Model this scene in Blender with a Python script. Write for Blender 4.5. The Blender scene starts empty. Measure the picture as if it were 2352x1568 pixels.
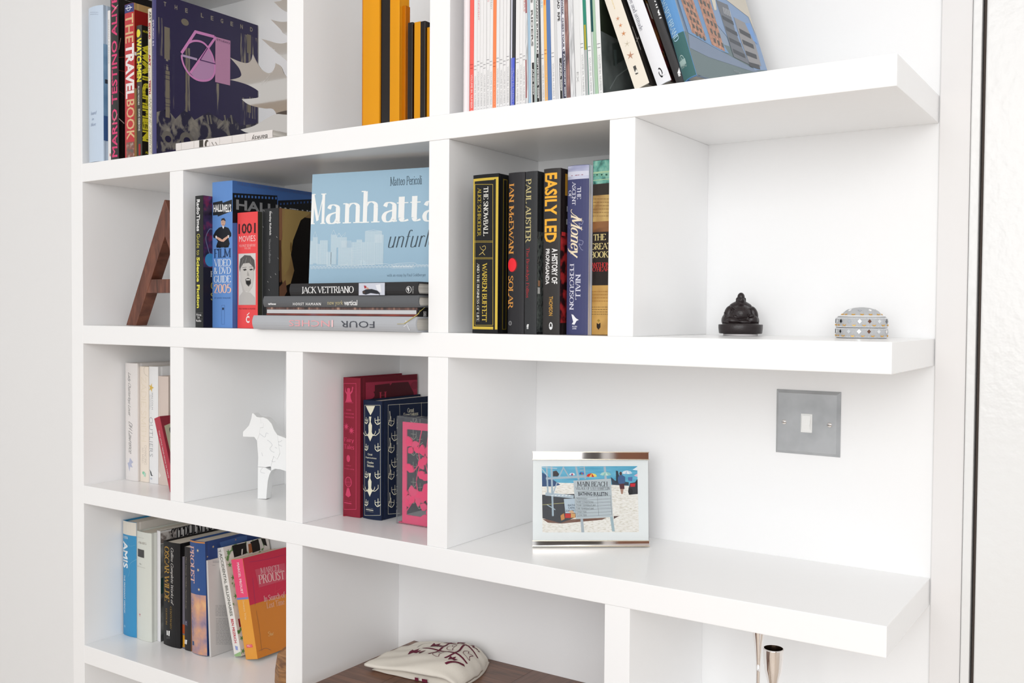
import bpy, math, random
from mathutils import Vector, Matrix
random.seed(7)
SC = bpy.context.scene
COL = SC.collection
PI = math.pi
Z0 = 1.30                      # top of the middle shelf above the floor
# ------------------------------------------------------------------ camera
FPX = 2234.99
CAM = Vector((1.67312, -1.06739, Z0 + 0.0252))
R_, F_ = Vector((0.832322, 0.554237, 0.007571)), None
yaw, pit, roll = -0.58747, -0.02713, 0.00757
F_ = Vector((math.sin(yaw)*math.cos(pit), math.cos(yaw)*math.cos(pit), math.sin(pit)))
_r = Vector((math.cos(yaw), -math.sin(yaw), 0)); _u = _r.cross(F_)
R_ = _r*math.cos(roll) + _u*math.sin(roll); U_ = -_r*math.sin(roll) + _u*math.cos(roll)
cd = bpy.data.cameras.new('camera'); cam = bpy.data.objects.new('camera', cd); COL.objects.link(cam)
cd.sensor_width = 36; cd.lens = FPX*36/2352; cd.clip_start = 0.02
M = Matrix((( R_.x, U_.x, -F_.x, CAM.x), (R_.y, U_.y, -F_.y, CAM.y), (R_.z, U_.z, -F_.z, CAM.z), (0, 0, 0, 1)))
cam.matrix_world = M
SC.camera = cam
# ------------------------------------------------------------------ light
w = bpy.data.worlds.new('world'); SC.world = w; w.use_nodes = True
w.node_tree.nodes['Background'].inputs[0].default_value = (0.975, 0.988, 1.0, 1)
w.node_tree.nodes['Background'].inputs[1].default_value = 0.87
def area(name, loc, target, sx, sy, power, color):
    l = bpy.data.lights.new(name, 'AREA'); l.shape = 'RECTANGLE'; l.size = sx; l.size_y = sy
    l.energy = power; l.color = color
    o = bpy.data.objects.new(name, l); COL.objects.link(o); o.location = loc
    o.rotation_euler = (Vector(target) - Vector(loc)).to_track_quat('-Z', 'Y').to_euler()
area('window_light', (2.05, -2.7, 1.85), (1.0, 0.1, 1.10), 2.4, 1.7, 44, (0.985, 0.993, 1.0))
vs = SC.view_settings; vs.view_transform = 'Standard'; vs.look = 'None'; vs.exposure = 0.0; vs.gamma = 1.0
vs.use_curve_mapping = False
# ------------------------------------------------------------------ helpers
def hit(u, v, p, n):
    d = F_ + R_*((u-1176)/FPX) - U_*((v-784)/FPX); p = Vector(p); n = Vector(n)
    return CAM + d*((p-CAM).dot(n)/d.dot(n))
def onY(u, v, y): return hit(u, v, (0, y, 0), (0, 1, 0))
def onX(u, v, x): return hit(u, v, (x, 0, 0), (1, 0, 0))
def onZ(u, v, z): return hit(u, v, (0, 0, z), (0, 0, 1))
def lin(c):
    if isinstance(c, str):
        c = [int(c[i:i+2], 16)/255 for i in (1, 3, 5)]
    return tuple(x/12.92 if x <= .04045 else ((x+.055)/1.055)**2.4 for x in c) + (1,)
MATS = {}
def mat(c, rough=0.45, metal=0.0, trans=0.0, bump=0.0, bscale=200, coat=0.0, ior=1.45):
    k = (c, rough, metal, trans, bump, bscale, coat)
    if k in MATS: return MATS[k]
    m = bpy.data.materials.new('m_%d' % len(MATS)); m.use_nodes = True; MATS[k] = m
    nt = m.node_tree; b = nt.nodes['Principled BSDF']
    b.inputs['Base Color'].default_value = lin(c); b.inputs['Roughness'].default_value = rough
    b.inputs['Metallic'].default_value = metal; b.inputs['Transmission Weight'].default_value = trans
    b.inputs['Coat Weight'].default_value = coat; b.inputs['Specular IOR Level'].default_value = .28 if (metal == 0 and trans == 0 and rough >= .38) else .5; b.inputs['IOR'].default_value = ior
    if bump:
        n = nt.nodes.new('ShaderNodeTexNoise'); n.inputs['Scale'].default_value = bscale
        tc = nt.nodes.new('ShaderNodeTexCoord'); nt.links.new(tc.outputs['Object'], n.inputs['Vector'])
        bp = nt.nodes.new('ShaderNodeBump'); bp.inputs['Strength'].default_value = bump; bp.inputs['Distance'].default_value = 0.001
        nt.links.new(n.outputs['Fac'], bp.inputs['Height']); nt.links.new(bp.outputs['Normal'], b.inputs['Normal'])
    return m
def noisemat(stops, scale=(30, 30, 30), detail=3, rough=0.4, dist=0.0, key=None, kind='noise', metal=0.0):
    """procedural picture or grain: a colour ramp over noise or waves in object space"""
    k = ('n', tuple(stops), scale, detail, kind, dist)
    if k in MATS: return MATS[k]
    m = bpy.data.materials.new('m_%d' % len(MATS)); m.use_nodes = True; MATS[k] = m
    nt = m.node_tree; b = nt.nodes['Principled BSDF']; b.inputs['Roughness'].default_value = rough
    b.inputs['Metallic'].default_value = metal
    tc = nt.nodes.new('ShaderNodeTexCoord'); mp = nt.nodes.new('ShaderNodeMapping'); mp.inputs['Scale'].default_value = scale
    nt.links.new(tc.outputs['Object'], mp.inputs['Vector'])
    if kind == 'noise':
        n = nt.nodes.new('ShaderNodeTexNoise'); n.inputs['Scale'].default_value = 1; n.inputs['Detail'].default_value = detail
        n.inputs['Distortion'].default_value = dist
    else:
        n = nt.nodes.new('ShaderNodeTexWave'); n.inputs['Scale'].default_value = 1; n.inputs['Distortion'].default_value = dist
        n.inputs['Detail'].default_value = detail; n.bands_direction = kind
    nt.links.new(mp.outputs['Vector'], n.inputs['Vector'])
    r = nt.nodes.new('ShaderNodeValToRGB'); e = r.color_ramp.elements
    while len(e) < len(stops): e.new(0.5)
    for i, (p, c) in enumerate(stops): e[i].position = p; e[i].color = lin(c)
    nt.links.new(n.outputs['Fac'], r.inputs['Fac']); nt.links.new(r.outputs['Color'], b.inputs['Base Color'])
    return m
def mesh(name, verts, faces, mats, parent=None, mi=None, smooth=False):
    me = bpy.data.meshes.new(name); me.from_pydata([tuple(v) for v in verts], [], faces)
    for m in (mats if isinstance(mats, (list, tuple)) else [mats]): me.materials.append(m)
    if mi: me.polygons.foreach_set('material_index', mi)
    if smooth: me.polygons.foreach_set('use_smooth', [True]*len(me.polygons))
    me.update()
    o = bpy.data.objects.new(name, me); COL.objects.link(o)
    if parent: o.parent = parent
    return o
def empty(name, loc, rot=(0, 0, 0)):
    o = bpy.data.objects.new(name, None); COL.objects.link(o); o.location = loc; o.rotation_euler = rot
    o.empty_display_size = 0.02
    return o
def tag(o, label, cat, group=None):
    o['label'] = label; o['category'] = cat
    if group: o['group'] = group
    return o
class MB:
    def __init__(s): s.v = []; s.f = []
    def box(s, a, b):
        n = len(s.v); (x0, y0, z0), (x1, y1, z1) = a, b
        s.v += [(x0,y0,z0),(x1,y0,z0),(x1,y1,z0),(x0,y1,z0),(x0,y0,z1),(x1,y0,z1),(x1,y1,z1),(x0,y1,z1)]
        s.f += [tuple(n+i for i in q) for q in ((0,3,2,1),(4,5,6,7),(0,1,5,4),(1,2,6,5),(2,3,7,6),(3,0,4,7))]
        return s
    def prism(s, pts, z0, z1, ax='z'):
        """closed polygon pts (a,b) extruded between z0 and z1 along an axis"""
        n = len(s.v); k = len(pts)
        area_ = sum(pts[i][0]*pts[(i+1) % k][1]-pts[(i+1) % k][0]*pts[i][1] for i in range(k))
        if area_ < 0: pts = pts[::-1]
        for z in (z0, z1):
            for a, b in pts: s.v.append((a, b, z) if ax == 'z' else (a, z, b) if ax == 'y' else (z, a, b))
        q = [tuple(range(n+k, n+2*k)), tuple(range(n+k-1, n-1, -1))] + [(n+i, n+(i+1) % k, n+k+(i+1) % k, n+k+i) for i in range(k)]
        if ax == 'y': q = [t[::-1] for t in q]
        s.f += q
        return s
    def lathe(s, prof, seg=32, c=(0, 0), cap=True):
        n = len(s.v); k = len(prof)
        for i in range(seg):
            a = 2*PI*i/seg
            for r, z in prof: s.v.append((c[0]+r*math.cos(a), c[1]+r*math.sin(a), z))
        for i in range(seg):
            j = (i+1) % seg
            for t in range(k-1): s.f.append((n+i*k+t, n+j*k+t, n+j*k+t+1, n+i*k+t+1))
        if cap:
            s.f.append(tuple(n+i*k for i in range(seg))[::-1]); s.f.append(tuple(n+i*k+k-1 for i in range(seg)))
        return s
    def add(s, verts, faces):
        n = len(s.v); s.v += [tuple(v) for v in verts]; s.f += [tuple(n+i for i in f) for f in faces]; return s
    def build(s, name, m, parent=None, smooth=False, bev=0):
        o = mesh(name, s.v, s.f, m, parent, smooth=smooth)
        if bev:
            b = o.modifiers.new('bevel', 'BEVEL'); b.width = bev; b.segments = 2; b.limit_method = 'ANGLE'
        return o
# ------------------------------------------------------------------ lettering
G = {  # roman skeletons: width; strokes ('l' straight, 'c' smooth)
'A':(7,'l0,0 3.5,10 7,0|l1.3,3.4 5.7,3.4'),'B':(6.3,'l1,0 1,10|c1,10 4,10 5.2,7.7 4,5.3 1,5.3|c1,5.3 4.6,5.3 6,2.7 4.6,0 1,0'),
'C':(7,'c6.7,8 5.6,9.6 3.6,10 1.2,8 .5,5 1.2,2 3.6,0 5.6,.4 6.8,2.2'),'D':(7.3,'l1,0 1,10|c1,10 4,9.9 6.2,8 7,5 6.2,2 4,.1 1,0'),
'E':(6,'l1,0 1,10|l1,10 5.6,10 5.6,8.4|l1,5.2 4.4,5.2|l1,0 5.8,0 5.8,1.8'),'F':(5.6,'l1,0 1,10|l1,10 5.5,10 5.5,8.4|l1,5.2 4.2,5.2'),
'G':(7.6,'c6.8,8 5.6,9.6 3.6,10 1.2,8 .5,5 1.2,2 3.6,0 5.8,.6 6.8,1.8|l6.8,1.2 6.8,4.6'),'H':(7.6,'l1,0 1,10|l6.6,0 6.6,10|l1,5.2 6.6,5.2'),
'I':(2.2,'l1.1,0 1.1,10'),'J':(3.2,'l2.2,10 2.2,1.6|c2.2,1.6 1.6,-.6 .2,-1'),'K':(7,'l1,0 1,10|l6.2,10 1,4.4|l2.8,6.2 6.6,0'),
'L':(5.8,'l1,0 1,10|l1,0 5.6,0 5.6,1.8'),'M':(9,'l1,0 1,10|l1,10 4.5,1 8,10|l8,10 8,0'),'N':(7.6,'l1,0 1,10|l1,10 6.6,0|l6.6,0 6.6,10'),
'O':(7.8,'c3.9,10 1.4,8.6 .5,5 1.4,1.4 3.9,0 6.4,1.4 7.3,5 6.4,8.6 3.9,10'),'P':(5.8,'l1,0 1,10|c1,10 4,9.9 5.4,7.4 4,4.9 1,4.8'),
'Q':(7.8,'c3.9,10 1.4,8.6 .5,5 1.4,1.4 3.9,0 6.4,1.4 7.3,5 6.4,8.6 3.9,10|l4,1 7.4,-1.6'),'R':(6.8,'l1,0 1,10|c1,10 4,9.9 5.3,7.6 4,5.2 1,5.1|l3.2,5.1 6.4,0'),
'S':(5.2,'c4.6,8.2 3.6,9.8 2.4,10 .7,8.8 .7,7.2 2.4,5.5 4.4,3.8 4.4,1.6 2.6,0 1.2,.3 .4,1.9'),'T':(6.6,'l3.3,0 3.3,10|l.4,8.4 .4,10 6.2,10 6.2,8.4'),
'U':(7.4,'l1,10 1,3|c1,3 1.8,.6 3.7,0 5.6,.6 6.4,3|l6.4,3 6.4,10'),'V':(7,'l0,10 3.5,0 7,10'),'W':(10,'l0,10 2.6,0 5,8.5 7.4,0 10,10'),
'X':(6.8,'l.3,10 6.5,0|l6.5,10 .3,0'),'Y':(6.8,'l.2,10 3.4,4.8|l6.6,10 3.4,4.8 3.4,0'),'Z':(6.2,'l.6,8.6 .6,10 5.8,10 .3,0 5.8,0 5.8,1.6'),
'a':(5,'c.8,5.2 1.4,6.3 2.6,6.5 3.8,5.8 4,4.6|l4,4.8 4,1|c4,1 4.2,.2 5,.3|c4,4 1.4,3.2 .5,1.8 .9,.4 2,0 3.2,.5 4,1.8'),
'b':(5.6,'l1,10 1,0|c1,5 1.8,6.3 3.2,6.5 4.8,5.2 5.1,3.2 4.6,1.1 3,0 1.8,.3 1,1.4'),'c':(4.6,'c4.2,5.2 3.2,6.5 2.2,6.4 .8,5.2 .5,3.2 1,1 2.6,0 3.6,.4 4.4,1.6'),
'd':(5.6,'l4.6,10 4.6,0|c4.6,5 3.8,6.3 2.6,6.5 1,5.2 .5,3.2 1,1.1 2.4,0 3.6,.3 4.6,1.4'),'e':(4.9,'l.6,3.6 4.4,3.6|c4.4,3.6 4.1,5.6 2.5,6.5 1,5.4 .5,3.2 1.1,1 2.7,0 3.8,.4 4.5,1.6'),
'f':(3.6,'l1.5,0 1.5,8|c1.5,8 2,9.7 3,10 3.6,9.4|l.3,6.3 3.2,6.3'),'g':(5.3,'c4.6,5 3.6,6.4 2.5,6.5 1,5.4 .5,3.5 1,1.5 2.4,.5 3.8,1 4.6,2.4|l4.6,6.4 4.6,-1|c4.6,-1 4,-2.9 2.4,-3.2 .8,-2.4'),
'h':(5.9,'l1,0 1,10|c1,5 2,6.2 3.4,6.5 4.6,5.8 4.8,4.6|l4.8,4.6 4.8,0'),'i':(2.2,'l1.1,0 1.1,6.5|l1.1,8.6 1.1,9.6'),'j':(2.4,'l1.4,6.5 1.4,-1.5|c1.4,-1.5 .8,-3 -.4,-3|l1.4,8.6 1.4,9.6'),
'k':(5.6,'l1,0 1,10|l4.8,6.5 1,2.8|l2.4,4.2 5.2,0'),'l':(2.2,'l1.1,0 1.1,10'),'m':(8.8,'l1,0 1,6.5|c1,5 2,6.2 3,6.5 4,5.8 4.3,4.6|l4.3,4.6 4.3,0|c4.3,5 5.3,6.2 6.3,6.5 7.4,5.8 7.7,4.6|l7.7,4.6 7.7,0'),
'n':(5.9,'l1,0 1,6.5|c1,5 2,6.2 3.4,6.5 4.6,5.8 4.8,4.6|l4.8,4.6 4.8,0'),'o':(5.4,'c2.7,6.5 1,5.5 .5,3.25 1,1 2.7,0 4.4,1 4.9,3.25 4.4,5.5 2.7,6.5'),
'p':(5.6,'l1,-3.2 1,6.5|c1,5 1.8,6.3 3.2,6.5 4.8,5.2 5.1,3.2 4.6,1.1 3,0 1.8,.3 1,1.4'),'q':(5.6,'l4.6,-3.2 4.6,6.5|c4.6,5 3.8,6.3 2.6,6.5 1,5.2 .5,3.2 1,1.1 2.4,0 3.6,.3 4.6,1.4'),
'r':(4,'l1,0 1,6.5|c1,4.8 1.8,6 2.8,6.5 3.7,5.9'),'s':(4,'c3.5,5.2 2.8,6.4 1.9,6.5 .8,5.4 1.2,4 2.4,3.1 3.3,1.8 2.6,.2 1.6,0 .5,1.3'),
't':(3.6,'l1.5,8.4 1.5,1.2|c1.5,1.2 2,.1 3.3,.5|l.3,6.3 3.2,6.3'),'u':(5.8,'l1,6.5 1,2|c1,2 1.4,.3 2.6,0 3.8,.3 4.7,1.6|l4.7,6.5 4.7,0'),
'v':(5,'l.2,6.5 2.5,0 4.8,6.5'),'w':(7.4,'l.2,6.5 2,0 3.7,5.6 5.4,0 7.2,6.5'),'x':(5,'l.3,6.5 4.7,0|l4.7,6.5 .3,0'),'y':(5,'l.2,6.5 2.6,0|c4.8,6.5 2.6,0 1.6,-2.4 .2,-3'),
'z':(4.4,'l.4,6.5 4,6.5 .3,0 4.1,0'),'&':(7.4,'c6.6,4.6 5,1.4 2.8,0 .8,1 .8,3.2 2.6,5.2 4,7.4 3.4,9.6 2,9.6 1.2,7.8 3,4.4 6.9,0'),
'0':(5.6,'c2.8,10 1,8.6 .5,5 1,1.4 2.8,0 4.6,1.4 5.1,5 4.6,8.6 2.8,10'),'1':(3.4,'l1.8,0 1.8,10|l.4,8.6 1.8,10'),'2':(5.4,'c.6,7.4 1,9.2 2.6,10 4.4,9 4.2,6.6 2.4,3.4 .5,.1|l.5,0 5,0'),
'5':(5.2,'l4.6,10 1.2,10 .9,5.4|c.9,5.4 2.6,6.2 4.4,5 4.7,2.8 3.8,.7 2.2,0 .6,.8'),"'":(1.6,'l.8,8 .8,10'),'.':(1.8,'l.8,0 .8,1'),',':(1.8,'l.9,1 .6,-1.2'),'-':(3.6,'l.5,4 3,4'),
':':(1.8,'l.8,0 .8,1|l.8,5 .8,6'),'3':(5,'c.6,8.8 2.4,10 4.2,8.4 3.8,6 2,5.3|c2,5.3 4.4,4.6 4.6,2.4 3,.1 .6,.9')}
def catmull(p, n=5):
    o = []
    for i in range(len(p)-1):
        a, b, c, d = p[max(i-1, 0)], p[i], p[i+1], p[min(i+2, len(p)-1)]
        if p[0] == p[-1]:
            if i == 0: a = p[-2]
            if i == len(p)-2: d = p[1]
        for k in range(n):
            t = k/n
            o.append(tuple(.5*((2*b[j])+(-a[j]+c[j])*t+(2*a[j]-5*b[j]+4*c[j]-d[j])*t*t+(-a[j]+3*b[j]-3*c[j]+d[j])*t**3) for j in (0, 1)))
    o.append(p[-1]); return o
_sc = {}
def strokes(s, thick, thin, slant, serif, sp=0.6):
    """lettering drawn with a broad nib; returns quads and the run's extent"""
    q = []; x = 0
    for ch in s:
        if ch == ' ': x += 3.4; continue
        if ch not in G: continue
        wd, st = G[ch]
        for t in st.split('|'):
            pts = [tuple(float(a) for a in p.split(',')) for p in t[1:].split(' ')]
            ends = [(pts[0], pts[1]), (pts[-1], pts[-2])]
            runs = [catmull(pts)] if t[0] == 'c' else [[pts[i], pts[i+1]] for i in range(len(pts)-1)]
            for r in runs:
                L = []
                for i, p in enumerate(r):
                    a = r[max(i-1, 0)]; b = r[min(i+1, len(r)-1)]
                    dx, dy = b[0]-a[0], b[1]-a[1]; l = math.hypot(dx, dy) or 1
                    k = abs(dy)/l
                    if t[0] == 'l' and dx*dy > 0 and abs(dx) > .3: k *= .25     # upstrokes stay thin
                    h = (thin+(thick-thin)*k**1.5)/2
                    if t[0] == 'l' and abs(dx) > abs(dy): h = thin/2
                    L.append(((p[0]-dy/l*h, p[1]+dx/l*h), (p[0]+dy/l*h, p[1]-dx/l*h)))
                for i in range(len(L)-1): q.append((L[i][0], L[i][1], L[i+1][1], L[i+1][0]))
            if serif and t[0] == 'l':
                for (e, f) in ends:
                    if abs(e[0]-f[0]) < abs(e[1]-f[1]) and (e[1] in (0, 10, -3.2) or (e[1] == 6.5 and ch in 'mnpruivwxyk')):
                        lf = e[0]-(thick/2+.75); rt = e[0]+(thick/2+.75)
                        if e[1] == 6.5 or (e[1] == 10 and ch in 'bdhkl'): rt = e[0]
                        q.append(((lf, e[1]-thin/2), (rt, e[1]-thin/2), (rt, e[1]+thin/2), (lf, e[1]+thin/2)))
            for i in range(len(q)): pass
        n0 = _sc.get('n', 0)
        for i in range(n0, len(q)): q[i] = tuple((p[0]+x, p[1]) for p in q[i])
        _sc['n'] = len(q); x += wd+sp
    _sc['n'] = 0
    if slant: q = [tuple((p[0]+p[1]*slant, p[1]) for p in f) for f in q]
    return q
_tc = {}
def sansmesh(s, bold=0.0, spacing=1.0):
    k = (s, bold, spacing)
    if bold > 0 and ('M' in s or 'm' in s) and k not in _tc:
        v0, f0 = sansmesh(s, 0, spacing); V = []; F = []; b = bold*.8
        for dx, dy in ((b, b), (-b, -b), (b, -b), (-b, b)): F += [tuple(i+len(V) for i in f) for f in f0]; V += [(x+dx, y+dy) for x, y in v0]
        _tc[k] = (V, F)
    if k not in _tc:
        c = bpy.data.curves.new('t', 'FONT'); c.body = s; c.offset = bold; c.space_character = spacing; c.resolution_u = 2
        o = bpy.data.objects.new('t', c); me = bpy.data.meshes.new_from_object(o)
        _tc[k] = ([(v.co.x, v.co.y) for v in me.vertices], [tuple(p.vertices) for p in me.polygons])
        bpy.data.objects.remove(o); bpy.data.curves.remove(c); bpy.data.meshes.remove(me)
    return _tc[k]
class Print:
    """flat print on one face. origin/us/vs: face corner (top left), unit right, unit down, in the owner's frame"""
    def __init__(s, owner, org, ur, dn, nrm, crop, bulge=None, off=0.00012):
        s.o = owner; s.g = Vector(org); s.r = Vector(ur); s.d = Vector(dn); s.n = Vector(nrm)
        bpy.context.view_layer.update()
        s.mw = owner.matrix_world.copy(); s.sc, s.ox, s.oy = crop
        s.wp = s.mw @ s.g; q = s.mw.to_3x3(); s.wn = q @ s.n; s.wr = q @ s.r; s.wd = q @ s.d
        s.v = []; s.f = []; s.m = []; s.ms = []; s.bulge = bulge; s.off = off; s.lay = 1; s.clip = None
    def px(s, x, y):
        p = hit(s.ox+x/s.sc, s.oy+y/s.sc, s.wp, s.wn) - s.wp
        return (p.dot(s.wr), p.dot(s.wd))
    def mi(s, m):
        if isinstance(m, str): m = mat(m, 0.5)
        if m not in s.ms: s.ms.append(m)
        return s.ms.index(m)
    def face(s, pts, m):
        if s.bulge and s.clip and len(pts) <= 24:
            st = s.clip[0]/12; a0 = min(p[0] for p in pts); a1 = max(p[0] for p in pts)
            if a1-a0 > st*1.2:
                k0 = int(a0//st); k1 = int(a1//st)
                for k in range(k0, k1+1):
                    q = pts
                    for lim, sg in ((k*st, 1), ((k+1)*st, -1)):
                        o = []
                        for i in range(len(q)):
                            A_, B2 = q[i-1], q[i]; ia = (A_[0]-lim)*sg >= 0; ib = (B2[0]-lim)*sg >= 0
                            if ia != ib:
                                t_ = (lim-A_[0])/(B2[0]-A_[0]); o.append((lim, A_[1]+(B2[1]-A_[1])*t_))
                            if ib: o.append(B2)
                        q = o
                        if len(q) < 3: break
                    if len(q) >= 3: s.face1(q, m)
                return
        s.face1(pts, m)
    def face1(s, pts, m):
        n = len(s.v); s.ops = getattr(s, 'ops', 0)+1
        if s.clip:
            W, H = s.clip; pts = [(min(max(a, .0003), W-.0003), min(max(b, .0003), H-.0003)) for a, b in pts]
        for a, b in pts:
            z = s.off*s.lay*1.3 + (s.ops % 7)*6e-6 + (s.bulge(a) if s.bulge else 0)
            s.v.append(s.g + s.r*a + s.d*b + s.n*z)
        k = len(pts); ar = sum(pts[i][0]*pts[(i+1) % k][1]-pts[(i+1) % k][0]*pts[i][1] for i in range(k))
        if abs(ar) < 1e-12: del s.v[n:]; return
        f = tuple(range(n, n+k))
        if s.r.cross(s.d).dot(s.n)*ar < 0: f = f[::-1]
        s.f.append(f); s.m.append(s.mi(m))
    def L(s, n): s.lay = n; return s
    def rect(s, x0, y0, x1, y1, m, n=None):
        a = s.px(x0, y0); b = s.px(x1, y1); s.rl(a[0], a[1], b[0], b[1], m, n); return s
    def rl(s, a0, b0, a1, b1, m, n=None):
        n = n or (8 if s.bulge else 1)
        for i in range(n):
            u0 = a0+(a1-a0)*i/n; u1 = a0+(a1-a0)*(i+1)/n
            s.face([(u0, b0), (u1, b0), (u1, b1), (u0, b1)], m)
        return s
    def whole(s, m):
        W, H = s.clip; return s.rl(.0002, .0002, W-.0002, H-.0002, m)
    def poly(s, pts, m): s.face([s.px(*p) for p in pts], m); return s
    def disc(s, x, y, rx, ry, m, n=20):
        a = s.px(x, y); b = s.px(x+rx, y+ry); rr = abs(b[0]-a[0]); rh = abs(b[1]-a[1])
        s.face([(a[0]+rr*math.cos(2*PI*i/n), a[1]+rh*math.sin(2*PI*i/n)) for i in range(n)], m); return s
    def line(s, pts, w_, m, smooth=False):
        P = [s.px(*p) for p in pts]
        if smooth: P = catmull(P)
        P = [P[0]]+[P[i] for i in range(1, len(P)) if math.hypot(P[i][0]-P[i-1][0], P[i][1]-P[i-1][1]) > 1e-7]
        if len(P) < 2: return s
        cl = P[0] == P[-1] and len(P) > 3; E = []
        for i in range(len(P)):
            p0 = P[i-1] if i else (P[-2] if cl else None); p1 = P[i+1] if i < len(P)-1 else (P[1] if cl else None)
            N_ = []
            for u_, v_ in ((p0, P[i]), (P[i], p1)):
                if u_ and v_: l = math.hypot(v_[0]-u_[0], v_[1]-u_[1]); N_.append((-(v_[1]-u_[1])/l, (v_[0]-u_[0])/l))
            nx = sum(q[0] for q in N_)/len(N_); ny = sum(q[1] for q in N_)/len(N_); m2 = max(nx*nx+ny*ny, .2)
            E.append(((P[i][0]+nx/m2*w_/2, P[i][1]+ny/m2*w_/2), (P[i][0]-nx/m2*w_/2, P[i][1]-ny/m2*w_/2)))
        for i in range(len(E)-1): s.face([E[i][0], E[i+1][0], E[i+1][1], E[i][1]], m); s.ops -= 1
        s.ops += 1
        return s
    def frame(s, x0, y0, x1, y1, w_, m):
        return s.line([(x0, y0), (x1, y0), (x1, y1), (x0, y1), (x0, y0)], w_, m)
    def star(s, x, y, r, m, k=5, inner=.4, rot=-PI/2):
        c = s.px(x, y); rr = abs(s.px(x, y+r)[1]-c[1])
        s.face([(c[0]+rr*(1 if i % 2 == 0 else inner)*math.cos(rot+PI*i/k), c[1]+rr*(1 if i % 2 == 0 else inner)*math.sin(rot+PI*i/k)) for i in range(2*k)], m); return s
    def text(s, t, x0, y0, x1, y1, m, rot=0, font='sans', bold=0.0, thick=1.5, thin=.55, slant=0, spacing=1.0, asc=None):
        """fits the run of letters into the box; rot 0, 'd' (reads down), 'u' (reads up), 180"""
        a = s.px(x0, y0); b = s.px(x1, y1)
        if font == 'sans': vs_, fs = sansmesh(t, bold, spacing); Q = None
        else:
            Q = strokes(t, thick, thin, slant, font == 'serif'); vs_ = [p for f in Q for p in f]
            fs = [tuple(range(4*i, 4*i+4)) for i in range(len(Q))]
        if not vs_: return s
        mx0 = min(v[0] for v in vs_); mx1 = max(v[0] for v in vs_); my0 = min(v[1] for v in vs_); my1 = max(v[1] for v in vs_)
        wx = (mx1-mx0) or 1; wy = (my1-my0) or 1
        A = min(a[0], b[0]); B = max(a[0], b[0]); Cc = min(a[1], b[1]); D = max(a[1], b[1])
        def T(v):
            p = (v[0]-mx0)/wx; q = (v[1]-my0)/wy
            if rot == 0: return (A+(B-A)*p, D-(D-Cc)*q)
            if rot == 180: return (B-(B-A)*p, Cc+(D-Cc)*q)
            if rot == 'd': return (A+(B-A)*q, Cc+(D-Cc)*p)
            return (B-(B-A)*q, D-(D-Cc)*p)
        X = [T(v) for v in vs_]
        for f in fs: s.face([X[i] for i in f], m)
        return s
    def scribble(s, x0, y0, x1, y1, m, rows=6, w_=.0003, seed=1):
        """lines of print too small to read"""
        rnd = random.Random(seed)
        for r in range(rows):
            y = y0+(y1-y0)*(r+.5)/rows; x = x0
            while x < x1:
                l = (x1-x0)*rnd.uniform(.05, .16); e = min(x+l, x1)
                s.line([(x, y), (e, y)], w_, m); x = e+(x1-x0)*.025
        return s
    def build(s, name):
        if not s.f: return None
        return mesh(name, s.v, s.f, s.ms, s.o, s.m)
# ------------------------------------------------------------------ the room
WHITE = mat('#fafafa', 0.25, bump=0.05, bscale=60)
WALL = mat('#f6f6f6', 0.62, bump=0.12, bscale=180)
GLOSS = mat('#e9e9e8', 0.18, bump=0.5, bscale=90)
D = 0.2313
def struct(name, m, a, b, bev=0):
    o = MB().box(a, b).build(name, m, bev=bev); o['kind'] = 'structure'; return o
FLOORM = noisemat([(0.3, '#c4b4a4'), (0.55, '#cdbfb0'), (0.75, '#d6cabd')], (3, 40, 3), 4, 0.35)
struct('floor', FLOORM, (-3.0, -4.5, -0.05), (4.0, D, 0))
struct('ceiling', WALL, (-3.0, -4.5, 2.75), (4.0, D, 2.8))
struct('wall_back', WALL, (-0.1, D, 0), (1.486, D+0.1, 2.75))
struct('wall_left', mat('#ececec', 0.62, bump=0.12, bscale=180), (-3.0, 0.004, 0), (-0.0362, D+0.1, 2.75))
# the door at the right: casing, stop, leaf
struct('trim_1', mat('#e9e7e6', 0.4, bump=0.1, bscale=60), (1.4410, D-0.0035, 0), (1.4765, D, 2.2), 0.0015)
struct('trim_2', GLOSS, (1.4772, D-0.0060, 0), (1.4872, D, 2.2), 0.0015)
struct('gap_shade', mat('#6d625c', 0.8), (1.4874, D+0.012, 0), (1.4925, D+0.1, 2.2))  # dark strip coloured as the shade in the gap beside the door
dr = empty('door_1', (1.492, D-0.004, 0)); dr['kind'] = 'structure'
MB().box((0, 0, 0.01), (0.8, 0.04, 2.19)).build('door_leaf', GLOSS, dr, bev=0.002)
struct('wall_right', WALL, (2.31, D-0.02, 0), (4.0, D+0.1, 2.75))
# ------------------------------------------------------------------ the bookcase
SH = [0.6357, 0.3002, 0.0, -0.2999, -0.6017]; TH = 0.0340
A, B_, C_, D_ = Z0+0.3002, Z0, Z0-0.2999, Z0-0.6017
XE = 1.4400
bc = empty('bookcase', (0, 0, 0)); tag(bc, 'white built-in wall bookcase with thick shelves that run past the last uprights', 'bookcase')
def shelf(x0, x1, z): MB().box((x0, 0, z-TH), (x1, D, z)).build('shelf', WHITE, bc, bev=0.0008)
for z in (Z0+0.667, A, B_, C_): shelf(0, XE, z)
shelf(0, 0.5745, D_); shelf(1.1040, XE, D_)
def upright(x0, x1, zb, zt, y=0.0009):
    MB().box((x0, y, zb), (x1, D, zt)).build('upright', WHITE, bc, bev=0.0008)
e = 0.0
for x0, x1 in ((.5390, .5742), (.8205, .8555)): upright(x0, x1, A, Z0+.667-TH)
for x0, x1 in ((.2537, .2890), (.8205, .8555), (1.1036, 1.1385)): upright(x0, x1, B_, A-TH)
for x0, x1 in ((.2537, .2890), (.5380, .5742), (.8205, .8555)): upright(x0, x1, C_, B_-TH)
upright(.5385, .5742, D_, C_-TH); upright(1.1036, 1.1385, D_, C_-TH)
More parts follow.
